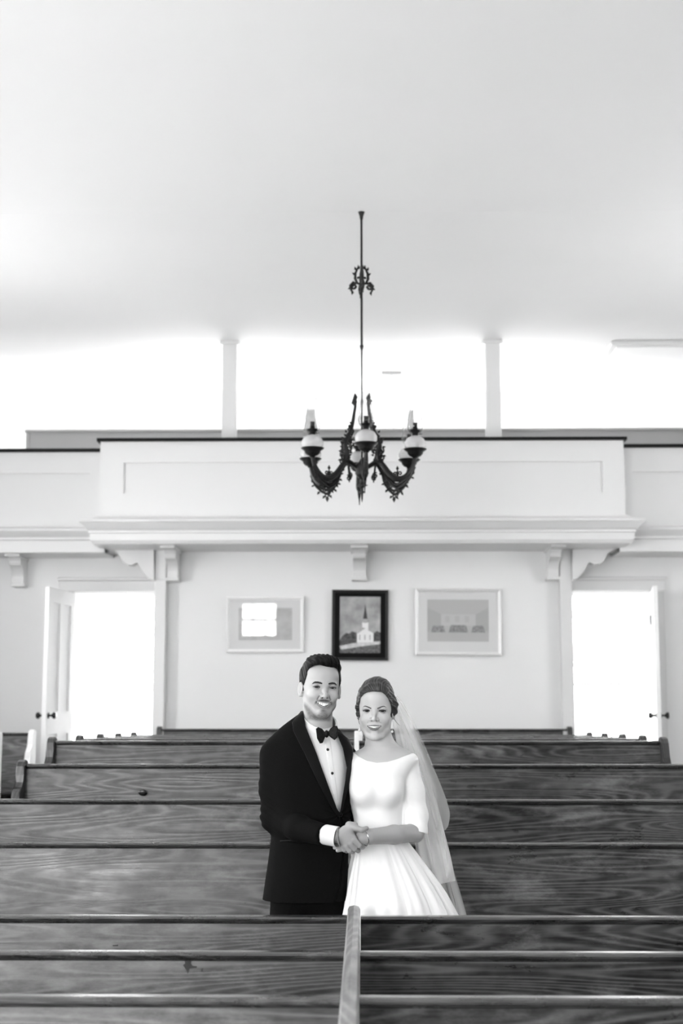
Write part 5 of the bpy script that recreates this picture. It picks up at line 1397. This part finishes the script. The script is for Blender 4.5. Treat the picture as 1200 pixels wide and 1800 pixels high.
# a loose strand, pearl earrings, bracelet
bm = bmesh.new(); pts = [Hb.wor(V(*q))[0] for q in ((-66, 74, -10), (-70, 72, -30), (-66, 70, -48), (-58, 72, -66), (-56, 72, -78))]; tube(bm, pts, [.0015, .0012, .001, .0008, .0004], 5)
pts = [Hb.wor(V(*q))[0] for q in ((70, 92, -20), (80, 88, -40), (90, 84, -52), (98, 82, -58))]; tube(bm, pts, [.0015, .0012, .0009, .0004], 5); from_bm('loose_strands', bm, M_strand, bride, True)
for px, py, dy in ((631.5, 1284, -.04), (689, 1286, -.02)):
    c = W3(px, py, dy); bm = bmesh.new(); bmesh.ops.create_uvsphere(bm, u_segments=20, v_segments=12, radius=.0052, matrix=Matrix.Translation(c)); 
    tube(bm, [c+V(0, 0, .004), c+V(0, .002, .008)], .0006, 5); from_bm('pearl_earring', bm, M_pearl, bride, True)
c = W3(641, 1472, -.222); ww = W3(652, 1469, -.21)-W3(634, 1473, -.225); ww /= np.linalg.norm(ww); u_ = np.cross(ww, V(0, 1, 0)); u_ /= np.linalg.norm(u_); v_ = np.cross(ww, u_)
bm = bmesh.new(); tube(bm, [c+(u_*math.cos(t)*1.14+v_*math.sin(t))*.0265+ww*.003*math.sin(t) for t in np.linspace(0, 2*math.pi, 33)[:-1]], .0022, 8, True); from_bm('bracelet', bm, M_metal, bride, True)
# buckle of the bracelet
# veil: gathered tulle from the comb at the back of the head, falling behind her left side
def veil_layer(rows_, nfold, amp, seed, nu=90, nv=110):
    r = random.Random(seed); ph = r.uniform(0, 6)
    R = np.array(rows_, float); t = np.linspace(0, 1, len(R)); vs = []
    # smooth interpolation down the length
    def ip_(s, k):
        return np.interp(s, t, R[:, k])
    raw = np.array([[ip_(s, k) for k in range(6)] for s in np.linspace(0, 1, nv)])
    ker = np.ones(9)/9
    for k in range(6):
        p = np.pad(raw[:, k], 4, mode='edge'); sm_ = np.convolve(p, ker, 'valid'); raw[:, k] = sm_
    for j in range(nv):
        py0, x0, py1, x1, d0, d1 = raw[j]; s = j/(nv-1)
        for i in range(nu):
            u = i/(nu-1); px = x0+(x1-x0)*u; py = py0+(py1-py0)*u; dy = d0+(d1-d0)*u
            w = math.sin(u*nfold*2*math.pi+ph+1.5*math.sin(s*3+ph))+0.15*math.sin(u*nfold*4.3*math.pi+2*s)
            p = W3(px, py, dy+amp*(0.25+s)*w); p[0] += amp*0.5*s*math.cos(u*nfold*2*math.pi+ph)
            p[2] = max(p[2], zf0+.01)
            vs.append(p)
    i, j = np.meshgrid(np.arange(nu-1), np.arange(nv-1)); i = i.ravel(); j = j.ravel()
    return np.array(vs), np.stack([j*nu+i, (j+1)*nu+i, (j+1)*nu+i+1, j*nu+i+1], 1)
# (y inner, x inner, y outer, x outer, depth inner, depth outer)
L1 = [(1236, 676, 1222, 697, .13, .12), (1250, 684, 1236, 709, .14, .12), (1280, 692, 1268, 728, .15, .12), (1320, 698, 1310, 747, .15, .11), (1370, 702, 1362, 768, .15, .10), (1410, 706, 1404, 785, .15, .09), (1432, 708, 1430, 792, .15, .09), (1448, 710, 1452, 789, .15, .10), (1462, 712, 1460, 783, .15, .11)]
L2 = [(1238, 680, 1224, 696, .15, .14), (1270, 690, 1256, 712, .16, .14), (1320, 700, 1312, 738, .17, .13), (1380, 712, 1372, 762, .17, .13), (1440, 722, 1432, 775, .18, .12), (1500, 730, 1494, 790, .20, .12), (1528, 735, 1524, 797, .21, .12), (1545, 740, 1548, 788, .21, .13)]
L3 = [(1240, 682, 1228, 694, .16, .16), (1290, 694, 1280, 716, .18, .17), (1350, 708, 1342, 742, .20, .18), (1420, 722, 1412, 766, .22, .19), (1500, 738, 1492, 786, .24, .19), (1570, 752, 1562, 806, .26, .19), (1640, 766, 1634, 826, .28, .19), (1720, 782, 1716, 848, .30, .19), (1840, 806, 1836, 880, .31, .19)]
L4 = [(1237, 686, 1226, 697, .14, .13), (1260, 695, 1250, 706, .13, .12), (1300, 704, 1292, 726, .10, .10), (1345, 716, 1338, 744, .08, .09), (1400, 732, 1392, 762, .07, .09), (1450, 744, 1440, 774, .06, .09), (1510, 756, 1500, 790, .04, .09), (1560, 764, 1552, 800, .03, .10)]
vparts = [veil_layer(L1, 1.5, .008, 1), veil_layer(L2, 1.6, .010, 2), veil_layer(L3, 2.6, .013, 3), veil_layer(L4, 1.3, .006, 5)]
np_object('veil', vparts, M_veil, bride)
bm = bmesh.new(); bx(bm, -.03, .03, -.006, .006, -.008, .012, .003); c = Hb.wor(V(28, 150, 48))[0]
for v in bm.verts: v.co += Vector(c)
from_bm('veil_comb', bm, M_metal, bride)
